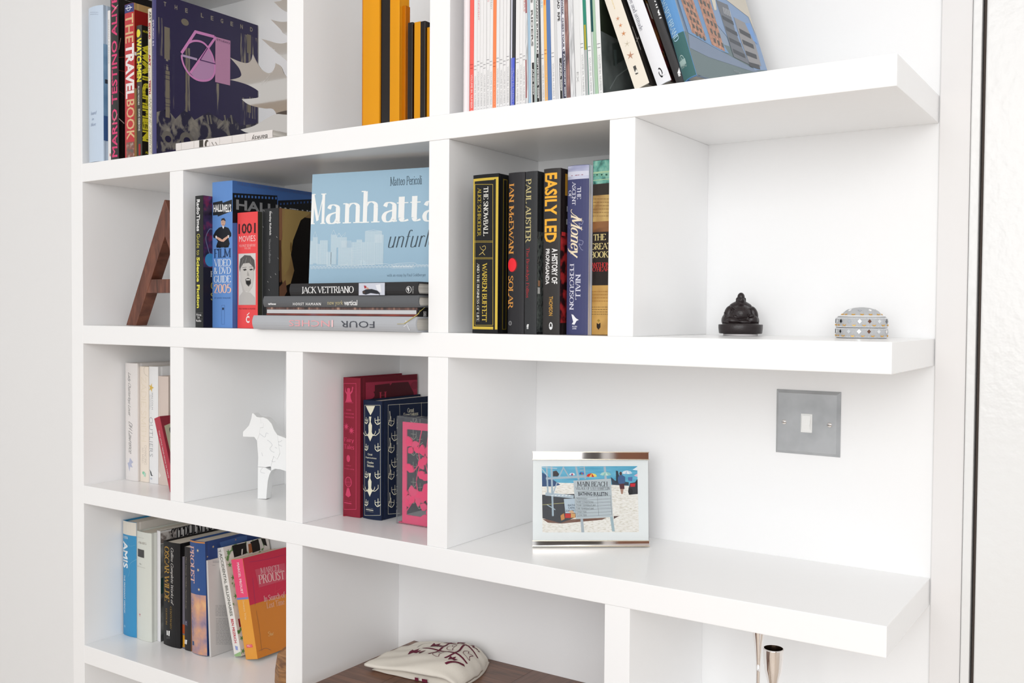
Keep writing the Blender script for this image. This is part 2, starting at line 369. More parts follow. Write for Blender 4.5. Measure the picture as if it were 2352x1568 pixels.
upright(.5390, .5745, 0.0, D_-TH); upright(1.1040, 1.1390, 0.0, D_-TH)
MB().box((-0.0360, 0, 0.0), (-0.0001, D, 2.7)).build('upright', WHITE, bc, bev=0.001)
# ------------------------------------------------------------------ books
PAGE = noisemat([(0.35, '#d8cfbf'), (0.65, '#f1ebdf')], (1400, 3, 3), 1, 0.8)
PAGEW = noisemat([(0.35, '#dcdad6'), (0.65, '#f6f4f0')], (1400, 3, 3), 1, 0.8)
class Book:
    """spine to the room. Corner pixels give the spine's place on the plane y = Y; the body runs back by dp"""
    def __init__(s, name, label, Y, bl, br, tl, shelf_z=None, H=None, dp=.15, colour='#222222', cover=None, hard=True,
                 pages=PAGE, bulge=None, group=None, lean=None, yaw=0.0, cat='book', X0=None, T=None, gap=0.0, rough=.42, topm=None):
        P = onY(*bl, Y); Q = onY(*br, Y); t = onY(*tl, Y)
        a = math.atan2(P.x-t.x, t.z-P.z)
        if abs(a) < .022 and lean is None: a = 0
        if lean is not None: a = lean
        up = Vector((-math.sin(a), 0, math.cos(a))); rt = Vector((math.cos(a), 0, math.sin(a)))
        if shelf_z is not None: P = P+up*((shelf_z+.0003-P.z)/up.z)
        if X0 is not None: P.x = X0
        T = T or (Q-P).dot(rt); H = H or (t-P).dot(up)
        s.T, s.H, s.Y, s.dp, s.lean, s.X0 = T, H, Y, dp, a, P.x
        s.root = empty(name, P, (0, -a, yaw)); tag(s.root, label, cat, group)
        bt = .0026 if hard else .0005
        b = (T*.09 if hard else 0.0006) if bulge is None else bulge; s.b = b
        b = min(b, .004)
        s.b = b
        cm = mat(colour, rough) if isinstance(colour, str) else colour
        jt = .006 if hard else 0
        out = [(0, dp)]; inn = [(bt, dp)]
        if hard: out += [(0, jt+.004), (.0007, jt), (0, jt-.004)]; inn += [(bt, jt+.004), (bt+.0005, jt), (bt, jt-.004)]
        n = 8
        for i in range(n+1):
            u = i/n; yy = -b*(1-(2*u-1)**2)
            out.append((u*T, yy)); inn.append((bt+u*(T-2*bt), yy+bt*.8))
        if hard: out += [(T, jt-.004), (T-.0007, jt), (T, jt+.004)]; inn += [(T-bt, jt-.004), (T-bt-.0005, jt), (T-bt, jt+.004)]
        out.append((T, dp)); inn.append((T-bt, dp))
        k = len(out); V = []; Fc = []
        for z in (0, H):
            V += [(x, y, z) for x, y in out] + [(x, y, z) for x, y in inn]
        o2 = 2*k
        for i in range(k-1):
            Fc += [(i, i+1, o2+i+1, o2+i), (k+i+1, k+i, o2+k+i, o2+k+i+1), (i+1, i, k+i, k+i+1), (o2+i, o2+i+1, o2+k+i+1, o2+k+i)]
        Fc += [(0, o2, o2+k, k), (k-1, 2*k-1, o2+2*k-1, o2+k-1)]
        c2 = [cm]
        mi = None
        if cover: 
            c2 = [cm, mat(cover, rough) if isinstance(cover, str) else cover]
            mi = []
            cut = k-1-(4 if hard else 1)
            for i in range(k-1): mi += [1 if i >= cut else 0]*4
            mi += [0, 1]
        s.cover = mesh('cover', V, Fc, c2, s.root, mi)
        zi = .003 if hard else .0004
        MB().box((bt+.0001, b*0+(.0012 if hard else .001), zi), (T-bt-.0001, dp-(.004 if hard else .0006), H-zi)).build('page_block', pages, s.root)
    def spine(s, crop):
        T, b = s.T, s.b
        p = Print(s.root, (0, 0, s.H), (1, 0, 0), (0, 0, -1), (0, -1, 0), crop, lambda u: b*(1-(2*u/T-1)**2) if 0 <= u <= T else 0)
        p.clip = (T, s.H); return p
    def front(s, crop):
        p = Print(s.root, (s.T, 0, s.H), (0, 1, 0), (0, 0, -1), (1, 0, 0), crop); p.clip = (s.dp, s.H); return p
PR = 'spine_print'; CP = 'cover_print'

C1 = (3.647, 100, 0); C2 = (3.647, 650, 0); C3 = (4.9, 1000, 0); C4 = (4.276, 1350, 0); C6 = (3.733, 180, 380); C7 = (3.564, 560, 360)
C8 = (3.409, 1030, 340); E1 = (4.523, 1600, 640); E2 = (3.919, 180, 780); E3 = (3.266, 680, 800); E4 = (5.226, 1180, 1000)
E6 = (3.842, 180, 1160); E7 = (4.276, 700, 1400); F1 = (4.125, 200, 0); F2 = (4.354, 350, 0); F3 = (5.806, 1050, 0); F4 = (6.533, 1220, 0)
F5 = (4.9, 270, 820); F6 = (4.9, 270, 1180); F7 = (4.752, 420, 1200); F8 = (6.815, 540, 930)
# ---- top left compartment
g = 'books in the upper left compartment'
b = Book('hardback_book', 'pale blue hardback at the far left end of the top shelf', .003, (205, 370), (238, 366), (205, 20), A, dp=.17, colour='#c6d6e8', pages=PAGEW, group=g, rough=.3)
p = b.spine(F1); p.scribble(42, 112, 120, 150, '#8a97ad', 2, .0006, 3); p.text('found', 50, 1060, 108, 1085, '#9aa9c2', font='x', slant=.2)
p.text('in', 62, 1120, 84, 1140, '#9aa9c2', font='x', slant=.2); p.text('blue', 50, 1170, 102, 1192, '#9aa9c2', font='x', slant=.2); p.build(PR)
p = b.front(F1); p.rl(0, .07, .17, .24, noisemat([(0.2, '#9dbfdc'), (0.8, '#3f6f9c')], (8, 8, 30), 2)); p.L(2).rect(168, 750, 196, 795, '#39404c'); p.L(2).rl(0, .20, .17, .245, '#3f5f93'); p.build(CP)
b = Book('thin_paperback', 'thin white paperback with small grey lettering beside the pale blue book', .003, (248.5, 362), (254.5, 361), (248.5, 25), A, dp=.15, colour='#e8e6e6', hard=False, pages=PAGEW, group=g)
p = b.spine(F1); p.text('BREAKFAST AT TIFFANYS', 203, 190, 214, 600, '#b9b6b8', 'd'); p.rect(218, 1455, 226, 1480, '#c8504c'); p.build(PR)
b = Book('hardback_book', 'tall black book with bright pink capitals reading upwards', .003, (255, 366), (273, 362), (255.5, 10), A, H=.30, dp=.2, colour='#343332', cover='#151212', group=g, bulge=.001)
p = b.spine(F1); p.text('MARIO TESTINO ALIVE', 236, -30, 291, 1485, '#e0487c', 'u', bold=.02)
p.L(2).line([(250, 1180), (290, 1080)], .0008, '#d8c8b8').line([(262, 90), (298, 45)], .0009, '#e8dccb').build(PR)
p = b.front(F1); p.line([(318, 360), (300, 470)], .001, '#a88d7d').line([(285, 1120), (352, 1170)], .0018, '#b9a9a0').line([(300, 545), (360, 540)], .0008, '#7c3a2e').line([(300, 665), (360, 680)], .0008, '#7c3a2e').line([(300, 860), (360, 905)], .0008, '#5c2c24')
p.rect(356, 0, 520, 52, noisemat([(0.4, '#8d8d8c'), (0.6, '#d8d6d2')], (300, 300, 3), 1)); p.build(CP)
b = Book('hardback_book', 'thick red travel book with cream and white capitals down its spine', .004, (287.5, 360), (309, 356), (286, 12), A, dp=.17, colour='#bf3b3f', cover='#b0905f', group=g, bulge=.001)
p = b.spine(F1); p.rect(352, 20, 445, 108, '#3f4478').text('THE', 366, 145, 440, 398, '#d9b488', 'd', bold=.015).text('TRAVEL', 368, 425, 448, 925, '#ece6e4', 'd', bold=.04).text('BOOK', 378, 950, 452, 1318, '#d9b488', 'd', bold=.015)
p.L(2).disc(399, 78, 20, 22, '#c9cfe0').L(3).disc(399, 78, 15, 17, '#3f4478').L(4).line([(370, 84), (432, 70)], .0014, '#e8e8ef')
p.L(2).rect(377, 1352, 462, 1500, noisemat([(0.35, '#5d5550'), (0.55, '#8a5040'), (0.7, '#a79c90')], (120, 120, 120), 3)); p.build(PR)
p = b.front(F1); p.rl(.0005, .012, .07, .15, '#8d1512').rl(.0005, .15, .169, .30, '#b0905f').L(2).rect(447, 490, 475, 530, '#ece6e4'); p.build(CP)
b = Book('graphic_novel', 'dark grey comic paperback with a yellow disc and yellow title', .008, (314.3, 354), (326.5, 352), (314.3, 60), A, dp=.165, colour='#46443f', cover='#1e1b17', hard=False, group=g, bulge=.0015)
p = b.spine(F1); p.disc(491, 318, 19, 34, '#e3d945').text('WATCHMEN', 474, 370, 518, 772, '#e3d945', 'd', bold=.05).text('ALAN MOORE', 488, 815, 503, 995, '#c9c7c2', 'd', bold=.03).text('DAVE GIBBONS', 492, 1035, 508, 1240, '#c9c7c2', 'd', bold=.03).rect(496, 1365, 512, 1470, '#a33030'); p.build(PR)
p = b.front(F1); p.text('HUGO', 530, 285, 590, 322, '#c9bf2f', bold=.03).text('WATCHMEN', 522, 405, 615, 1350, '#d8cc32', 'd', bold=.09).text('ALAN', 550, 1430, 620, 1465, '#c9bf2f', bold=.03); p.build(CP)
b = Book('thin_paperback', 'slim cream paperback with red spine lettering beside the big purple book', .003, (341, 351), (349, 350), (340, 21), A, dp=.16, colour='#ddd6c6', hard=False, group=g)
p = b.spine(F1); p.text('BEYOND', 584, 220, 604, 370, '#a8323c', 'd', bold=.04).text('YOUR TIME', 588, 400, 602, 505, '#c99a90', 'd').text('ART', 586, 515, 605, 625, '#a8323c', 'd', bold=.04).text('IN THE', 588, 645, 602, 745, '#c99a90', 'd').text('TEETH', 587, 762, 606, 890, '#a8323c', 'd', bold=.04).text('AND THE ZORROZ', 590, 910, 612, 1450, '#8a8a72', 'd', font='x', slant=.3, thick=1); p.text('ART', 592, 110, 608, 200, '#3a3a36', 'd', bold=.02); p.build(PR)
NV = '#2a2348'
b = Book('coffee_table_book', 'huge dark purple nightclub book with a pink number and square on its cover', .0008, (350, 350), (359.5, 349), (350, 10), A, H=.277, dp=.2275, colour='#403d72', cover=NV, hard=False, group=g, rough=.28)
p = b.spine(F2); p.text('STUDIO 54', 2, 200, 20, 460, '#b9b4cf', 'd', bold=.04).text('THE LEGEND', 3, 510, 20, 810, '#6a6590', 'd').scribble(4, 1210, 18, 1460, '#5a5688', 12, .0005, 2); p.build(PR)
p = b.front(F2)
p.L(1); TP = noisemat([(0.50, NV), (0.60, '#8a8272')], (60, 200, 14), 4, .35)
for x0, y0, x1, y1 in ((115, 265, 178, 620), (118, 640, 180, 1120), (325, 470, 375, 1110), (200, 540, 222, 1090), (60, 170, 100, 560), (635, 830, 665, 1150), (880, 330, 1062, 740), (940, 960, 1062, 1200), (880, 970, 925, 1250)): p.rect(x0, y0, x1, y1, TP)
for x0, y0, x1, y1 in ((118, 265, 172, 600), (130, 700, 172, 1180), (330, 480, 350, 1120), (945, 340, 985, 540), (948, 1000, 985, 1130)): p.L(2).rect(x0, y0, x1, y1, '#7a7263')
p.L(3)
for y in (655, 700, 745, 790, 980, 1030, 1060): p.rect(118, y, 178, y+9, NV)
p.L(2).disc(325, 222, 38, 45, '#7a7263')
CR = noisemat([(0.47, '#1f1a38'), (0.53, '#6f6a66'), (0.66, '#8d877c')], (70, 55, 38), 3, .35, .6)
p.L(1).poly([(40, 1120), (150, 1090), (230, 1190), (330, 1090), (420, 1200), (560, 1120), (700, 1210), (790, 1160), (880, 1260), (1060, 1230), (1060, 1330), (40, 1530)], CR)
p.L(2)
for x, y, r in ((150, 1370, 70), (340, 1390, 80)):
    p.disc(x, y, r*.8, r, '#6f6a63'); p.L(3).disc(x+6, y+20, r*.45, r*.55, '#211c3a').L(2)
for x in (560, 590, 735, 800, 560): p.line([(x, 1240), (x-15, 1150)], .0035, '#7a756c')
for i, (x, y) in enumerate(((125, 42), (235, 75), (340, 107), (497, 155), (596, 183), (694, 210), (793, 240), (891, 267), (989, 296))):
    p.text('THELEGEND'[i], x-13, y-27, x+13, y+25, '#948d80', bold=.03)
PK = '#d98fc6'; PK2 = '#c48fb0'
p.L(4).poly([(628, 368), (778, 408), (775, 855), (625, 820)], PK2)
p.poly([(375, 732), (545, 478), (590, 540), (612, 610), (622, 680), (610, 750), (570, 795), (510, 808), (440, 795)], '#c294bd')
p.L(5)
p.line([(288, 532), (428, 318), (618, 368)], .0052, PK).line([(288, 552), (445, 595)], .0040, '#b9a3c4')
p.line([(360, 430), (400, 412), (450, 410), (500, 425), (545, 465), (590, 540), (612, 610), (622, 680), (610, 750), (570, 795), (510, 808), (440, 795), (370, 745), (320, 670), (295, 600), (290, 552)], .0036, PK, True)
p.L(6).line([(375, 732), (632, 370)], .0045, PK)
p.L(6).line([(550, 480), (475, 600), (628, 640)], .0018, '#5a3a68').text('STUDIO', 640, 386, 772, 444, '#3c2650', bold=-.005)
p.build(CP)
# flat book and steel sculpture
def lying(name, label, Y, tl, br, right_px, z, dp, colour, pages=PAGE, group=None, hard=True, H=None, zt=None, yaw=0, cat='book'):
    """a book lying flat, its spine to the room"""
    P = onY(*tl, Y); Q = onY(*br, Y); x1 = onY(right_px, br[1], Y).x
    W = x1-P.x; T = H or (P.z-z)
    r = empty(name, (P.x, Y, z), (0, 0, yaw)); tag(r, label, cat, group)
    bt = .0024 if hard else .0005; ov = .003 if hard else .0004; bl = min(.0035, T*.16) if hard else 0.0003
    prof = [(dp, 0)] + [(0, 0)] + [(-bl*(1-(2*i/6-1)**2), T*i/6) for i in range(1, 6)] + [(0, T), (dp, T)]
    inner = [(dp, T-bt), (bt, T-bt), (bt, bt), (dp, bt)]
    k = len(prof); inn = [(dp, bt), (bt, bt)] + [(bt-bl*(1-(2*i/6-1)**2)*.9, bt+(T-2*bt)*i/6) for i in range(1, 6)] + [(bt, T-bt), (dp, T-bt)]
    V = []; Fc = []
    for x in (0, W): V += [(x, a_, c_) for a_, c_ in prof] + [(x, a_, c_) for a_, c_ in inn]
    o2 = 2*k
    for i in range(k-1): Fc += [(i, i+1, o2+i+1, o2+i), (k+i+1, k+i, o2+k+i, o2+k+i+1), (i+1, i, k+i, k+i+1), (o2+i, o2+i+1, o2+k+i+1, o2+k+i)]
    Fc += [(0, o2, o2+k, k), (k-1, 2*k-1, o2+2*k-1, o2+k-1)]
    mesh('cover', V, Fc, mat(colour, .4) if isinstance(colour, str) else colour, r)
    PGH = noisemat([(0.35, '#b9b4ac'), (0.65, '#e9e5dd')], (3, 3, 1400), 1, 0.8)
    MB().box((ov, bt*.5+.001, bt+.00005), (W-ov, dp-ov, T-bt-.00005)).build('page_block', PGH, r)
    r['W'] = W
    p = lambda crop: _lp(r, T, W, bl, crop)
    return r, p, W, T
def _lp(r, T, W, bl, crop):
    p = Print(r, (0, 0, T), (1, 0, 0), (0, 0, -1), (0, -1, 0), crop); p.bulge = None; p.off = .0002; p.clip = (W, T); p.g = Vector((0, -bl, T)); p.wp = p.mw @ Vector((0, -bl, T)); return p
r, pf, W, T = lying('paperback_book', 'white photo book lying flat with its name upside down, under the steel sculpture', -.0, (404, 329), (626, 317), 626, A+.0003, .19, '#e6e1de', hard=False, H=.0122, cat='book')
p = pf(C1); p.text('Banksy', 1745, 1130, 1875, 1165, '#4a4644', 180).rect(1305, 1170, 1338, 1250, '#3c3832').disc(1368, 1205, 18, 32, '#4c463f')
p.L(2).disc(1380, 1212, 12, 26, '#e6e1de').L(1)
for x in (1155, 1260, 1475, 1580, 1690): p.line([(x, 1120), (x, 1290)], .0004, '#bcb4b0')
for x in (1410, 1440): p.line([(x, 1190), (x+14, 1225)], .0012, '#5c564f')
p.build(PR)
STEEL = mat('#cdc7c1', .10, metal=1.0)
t = empty('steel_sculpture', (.46, .05, A+.0127)); tag(t, 'polished steel flame sculpture with curling spikes in front of the purple book', 'sculpture')
def flame(pts, Y, bend, name='spiked_sheet', th=.0012, crop=C1):
    """a curved steel sheet cut to the outline"""
    P = [onY(crop[1]+x/crop[0], crop[2]+y/crop[0], Y) for x, y in catmull2(pts)]
    P = [Vector((min(p.x, .5340), p.y, max(p.z, t.location.z+.0003))) - t.location for p in P]
    import bmesh
    bm = bmesh.new()
    vs_ = [bm.verts.new(p) for p in P]; bm.faces.new(vs_); bm.normal_update()
    bmesh.ops.triangulate(bm, faces=bm.faces[:], ngon_method='EAR_CLIP')
    for it in range(6):
        es = [e_ for e_ in bm.edges if e_.calc_length() > .005]
        if not es: break
        bmesh.ops.subdivide_edges(bm, edges=es, cuts=1); bm.normal_update(); bmesh.ops.triangulate(bm, faces=bm.faces[:])
    cz = sum(p.z for p in P)/len(P)
    for v in bm.verts:
        dy = bend*((v.co.z-cz)/.05)**2*.009 + bend*.15*(v.co.x-.05); w_ = v.co+t.location-CAM; q_ = CAM+w_*((w_.y+dy)/w_.y)-t.location
        v.co = Vector((min(q_.x, .5345-t.location.x), q_.y, max(q_.z, .0003)))
    bmesh.ops.remove_doubles(bm, verts=bm.verts[:], dist=.0002); bmesh.ops.recalc_face_normals(bm, faces=bm.faces[:])
    bm.verts.index_update(); n_ = len(bm.verts)
    V = [v.co.copy() for v in bm.verts]+[v.co+Vector((0, th, 0)) for v in bm.verts]
    Fc = []
    for f in bm.faces:
        q = [v.index for v in f.verts]
        if f.normal.y > 0: q = q[::-1]
        Fc += [tuple(q), tuple(i+n_ for i in q[::-1])]
    nf = len(Fc)
    for e_ in bm.edges:
        if len(e_.link_faces) == 1:
            i, j = e_.verts[0].index, e_.verts[1].index; k = len(V); V += [V[i], V[j], V[j+n_], V[i+n_]]; Fc.append((k, k+1, k+2, k+3))
    bm.free()
    o = mesh(name, V, Fc, STEEL, t, smooth=True)
def catmull2(p):
    """rounds the outline but keeps its spikes sharp"""
    n = len(p); o = []
    def sharp(i):
        a, b, c = p[i-1], p[i], p[(i+1) % n]; u = Vector((a[0]-b[0], a[1]-b[1])).normalized(); v = Vector((c[0]-b[0], c[1]-b[1])).normalized()
        return u.dot(v) > -.15
    S_ = [sharp(i) for i in range(n)]
    for i in range(n):
        b, c = p[i], p[(i+1) % n]; a = b if S_[i] else p[i-1]; d = c if S_[(i+1) % n] else p[(i+2) % n]
        for k in range(4):
            t_ = k/4; o.append(tuple(.5*((2*b[j])+(-a[j]+c[j])*t_+(2*a[j]-5*b[j]+4*c[j]-d[j])*t_*t_+(-a[j]+3*b[j]-3*c[j]+d[j])*t_**3) for j in (0, 1)))
    return o
flame([(1560, 480), (1640, 515), (1700, 528), (1735, 510), (1752, 455), (1790, 530), (1830, 585), (1880, 612), (1915, 600), (1938, 560), (1942, 528), (1990, 560), (2030, 640), (2120, 690), (2230, 700),
       (2240, 980), (2000, 1000), (1925, 915), (1850, 908), (1760, 890), (1700, 865), (1660, 830), (1740, 825), (1800, 815), (1815, 790), (1790, 755), (1720, 715), (1650, 690), (1562, 668), (1620, 655), (1650, 640), (1655, 615), (1630, 560)], .045, 1.0)
flame([(1650, 1085), (1760, 1055), (1880, 985), (1950, 955), (2030, 960), (2200, 960), (2200, 1160), (2030, 1150), (1900, 1125), (1720, 1115)], .040, -.8)
flame([(1825, 325), (1900, 345), (1960, 362), (2030, 358), (2200, 300), (2200, 620), (2060, 530), (2026, 500), (1930, 420)], .085, .7)
flame([(1903, 163), (1960, 178), (2030, 182), (2200, 160), (2200, 330), (2030, 292), (1980, 240)], .09, .7)
flame([(1930, 15), (1985, 8), (2030, -20), (2200, -60), (2200, 120), (2030, 98)], .095, .7)
MB().lathe([(.0, 0), (.035, 0), (.036, .002), (.008, .005), (.005, .02), (.0045, .22), (.001, .222)], 24, (.045, .06)).build('stem', STEEL, t, True)

# ---- top middle compartment: amber and black acrylic blocks
AMB = mat('#ffb427', .08, trans=.35, ior=1.2); AMB2 = mat('#e28a14', .08, trans=.4, ior=1.2); BLK = mat('#170f0d', .12)
def acrylic(name, label, Y, cuts, ytop, dpt, base=A):
    """upright blocks side by side; cuts: (px left, px right, material, part name, recess, top px)"""
    x0 = onY(cuts[0][0], 200, Y).x
    r = empty(name, (x0, Y, base+.0003)); tag(r, label, 'vase', 'amber acrylic vases')
    for (a_, b_, m_, nm, rec, tp) in cuts:
        xa = onY(a_, 200, Y).x-x0; xb = onY(b_, 200, Y).x-x0-.0001; h = onY(a_, tp, Y).z-base
        MB().box((xa, rec, 0), (xb, dpt-rec, h)).build(nm, m_, r, bev=.0006)
    return r
acrylic('acrylic_vase', 'tall amber acrylic block vase with a wide black stripe', .012,
    [(825, 833, AMB2, 'amber_block', .006, -40), (833, 871, AMB, 'amber_block', 0, -60), (871, 895, BLK, 'black_strip', .003, -70), (895, 917, AMB, 'amber_block', 0, -58), (917, 925, AMB2, 'amber_block', .006, 12)], 0, .022)
acrylic('acrylic_vase', 'short amber acrylic block vase with two black stripes', .012,
    [(936, 947, BLK, 'black_strip', 0, 53), (947, 951, AMB2, 'amber_block', .004, 54), (951, 965, AMB, 'amber_block', .0, 52), (965, 976, BLK, 'black_strip', 0, 50), (976, 1000, AMB, 'amber_block', .004, 62), (1000, 1012, BLK, 'black_strip', .0, 50)], 0, .018)
# ---- magazines
def mag(x0, x1, colour, label, kind='', shift=None, h=.268, Y=.006, top=None):
    """one magazine: bottom edges in the crop, its drift at the top of the picture"""
    yb = 1288-(x0-140)*.1345
    if shift is None: shift = 12-(x0-385)*.0385
    bl = (1000+x0/4.9, yb/4.9); br = (1000+x1/4.9, (yb-5)/4.9); tl = (1000+(x0+shift)/4.9, 2)
    b = Book('magazine', label, Y, bl, br, tl, A, H=h, dp=.205, colour=colour, hard=False, pages=PAGEW, group='magazines on the top shelf', cat='magazine', bulge=.0002, lean=None, rough=.3)
    p = b.spine(C3); T = b.T; H = b.H
    def txt(t_, v0, v1, c, u0=.25, u1=.8, rot='d', bold=0): 
        d0 = H-.262*(1-v0); d1 = H-.262*(1-v1)
        vs_, fs = sansmesh(t_, bold); a0 = min(q[0] for q in vs_); a1 = max(q[0] for q in vs_); c0 = min(q[1] for q in vs_); c1 = max(q[1] for q in vs_)
        for f in fs:
            pts = []
            for i in f:
                px_ = (vs_[i][0]-a0)/(a1-a0); py = (vs_[i][1]-c0)/(c1-c0)
                pts.append((T*(u0+(u1-u0)*(py if rot == 'd' else 1-py)), d0+(d1-d0)*px_))
            p.face(pts, c)
    def band(v0, v1, c, u0=0.02, u1=.98): p.rl(T*u0, H-.262*(1-v0), T*u1, H-.262*(1-v1), c)
    return b, p, txt, band
WM = '#ecebeb'
rows = [(385,429,'#f4665c','red-spined magazine with white lettering','#f6dcd8','AT 2009    SALES','red'),
 (430,465,WM,'white magazine just right of the red-spined one','#cbcaca','A ROUTE TO PROFITS','hbr'),
 (466,499,WM,'white magazine with pale pink title, second right of the red one','#e2a3aa','EVERYONE LISTEN TO REACHING CONFIDENT','hbr'),
 (500,534,WM,'white magazine with short grey and red title, third right of the red one','#cf8d90','SURVIVING YOUR NEW CEO','hbr'),
 (535,569,WM,'white magazine with a bold pink title, fourth right of the red one','#d77c85','WHAT YOUR LEADER EXPECTS OF YOU','hbr'),
 (572,607,WM,'white magazine with faint pink title, second left of the orange one','#e9b3b8','THE UNFINISHED AT HABITS AGENDAS','hbr'),
 (608,643,WM,'white magazine with grey title directly left of the orange-spined one','#b9b5b3','NEW EVENTS ON BUSINESS CREATE STRATEGY','hbr'),
 (644,681,'#f98a55','orange-spined magazine among the white ones','#fbc9a8','THE NURSE OF ACTION','hbr'),
 (682,717,WM,'white magazine with a brick red title directly right of the orange one','#c98f88','TEN WAYS TO CREATE SHAREHOLDER VALUE','hbr'),
 (720,757,WM,'white magazine with a pale yellow title','#e8d79a','INNOVATION IN','hbr'),
 (759,794,WM,'white magazine with a red title, second left of the black-and-blue one','#d68c93','INSIDE PROCTER & GAMBLE','hbr'),
 (796,832,WM,'white magazine with a darker red title, directly left of the black-and-blue one','#c9636e','MANAGING THE RIGHT TENSION','hbr'),
 (845,894,'#38383c','black-spined magazine with a bright blue foot','#c9ccd9','HOW GREAT LEADERS GREAT','blue'),
 (900,943,WM,'wide plain white magazine right of the black-and-blue one','#dcb6b6','THE','hbr'),
 (944,978,WM,'white magazine with a pink note near its top, beside the wide plain one','#dd9aa0','EVERYDAY RETHINK','hbr'),
 (979,1014,WM,'white magazine with a rust title directly left of the silver sleeve','#d0887c','MAKING FACTOR CUSTOMERS','hbr'),
 (1018,1050,'#b9bcbf','silver plastic sleeve with a dark red sliver showing','#8d4a50','','sleeve'),
 (1051,1078,'#a9c4d8','light blue magazine beside the silver sleeve','#8fb0c9','','plain'),
 (1080,1120,WM,'white magazine with a pink top and a black date tag on its foot','#6f6d6c','APPLE WANNABES  RIDERS','june'),
 (1122,1144,'#a8b8b4','thin grey-green magazine between the two black date tags','#8aa09a','','plain'),
 (1146,1175,WM,'white magazine with black lettering and the longest black date tag','#3c3a3a','DIRTY LEEDS WHO NEEDS HARVEST WARREN BUFFETTS KIDS','sept'),
 (1176,1198,'#4d5053','dark grey magazine with yellow and silver letters','#d8b93f','BEERLIGLE  GO','plain'),
 (1200,1234,'#e3e4e4','white magazine with a light blue title','#a3c8d6','CREATING LINE OF THE CHASE','hbr'),
 (1236,1267,'#f9bd6a','pale orange magazine with an amber edge','#e3603c','ACTIONS','hbr'),
 (1268,1312,'#5b7db3','blue magazine without any lettering on its spine','#5b7db3','','plain'),
 (1315,1354,WM,'white magazine with a small pink title right of the blue one','#dd8f94','LEADERSHIP THAT LEADS NOW','hbr'),
 (1356,1384,'#d4d5d6','light grey magazine with no title beside the blue and white pair','#c8c8c9','','plain'),
 (1386,1437,'#e6e7e9','white magazine with black capitals and a short black date tag','#474546','10 WAYS TO FIX THE CAR BUSINESS  BREAD  RPE','april'),
 (1440,1477,'#e4e4ea','white magazine with a navy edge, small capitals and a navy date tag','#5c5b68','THE WORLDS SEXIEST WOMEN  SEEING NEWSWEEK  CHEST YOUR OWN','july'),
 (1479,1522,'#8c6f6c','magazine with a skin-toned photograph spine','#6d5450','','photo'),
 (1524,1580,'#cfd0d2','magazine in crumpled clear plastic','#bfc0c2','','sleeve'),
 (1584,1648,'#e6e7e7','thick white magazine with a grey word near its top','#c3c3c3','INSIGHTS','thick'),
 (1650,1692,'#e9eaea','white magazine with a teal title beside the green sliver','#7fb5b2','TEN CRISIS TALES','hbr'),
 (1694,1730,'#2f8a74','magazine with green cover edge above a grey foot','#2f8a74','','green'),
 (1733,1778,'#eaecec','white magazine with hardly any print between the two green edges','#c9d6d8','','hbr'),
 (1783,1836,'#a9c7ab','pale green magazine with a dark teal upper half','#1f5255','','teal'),
 (1839,1888,'#e9eae9','white magazine at the right end of the upright row','#dba39c','MEASURING','hbr')]
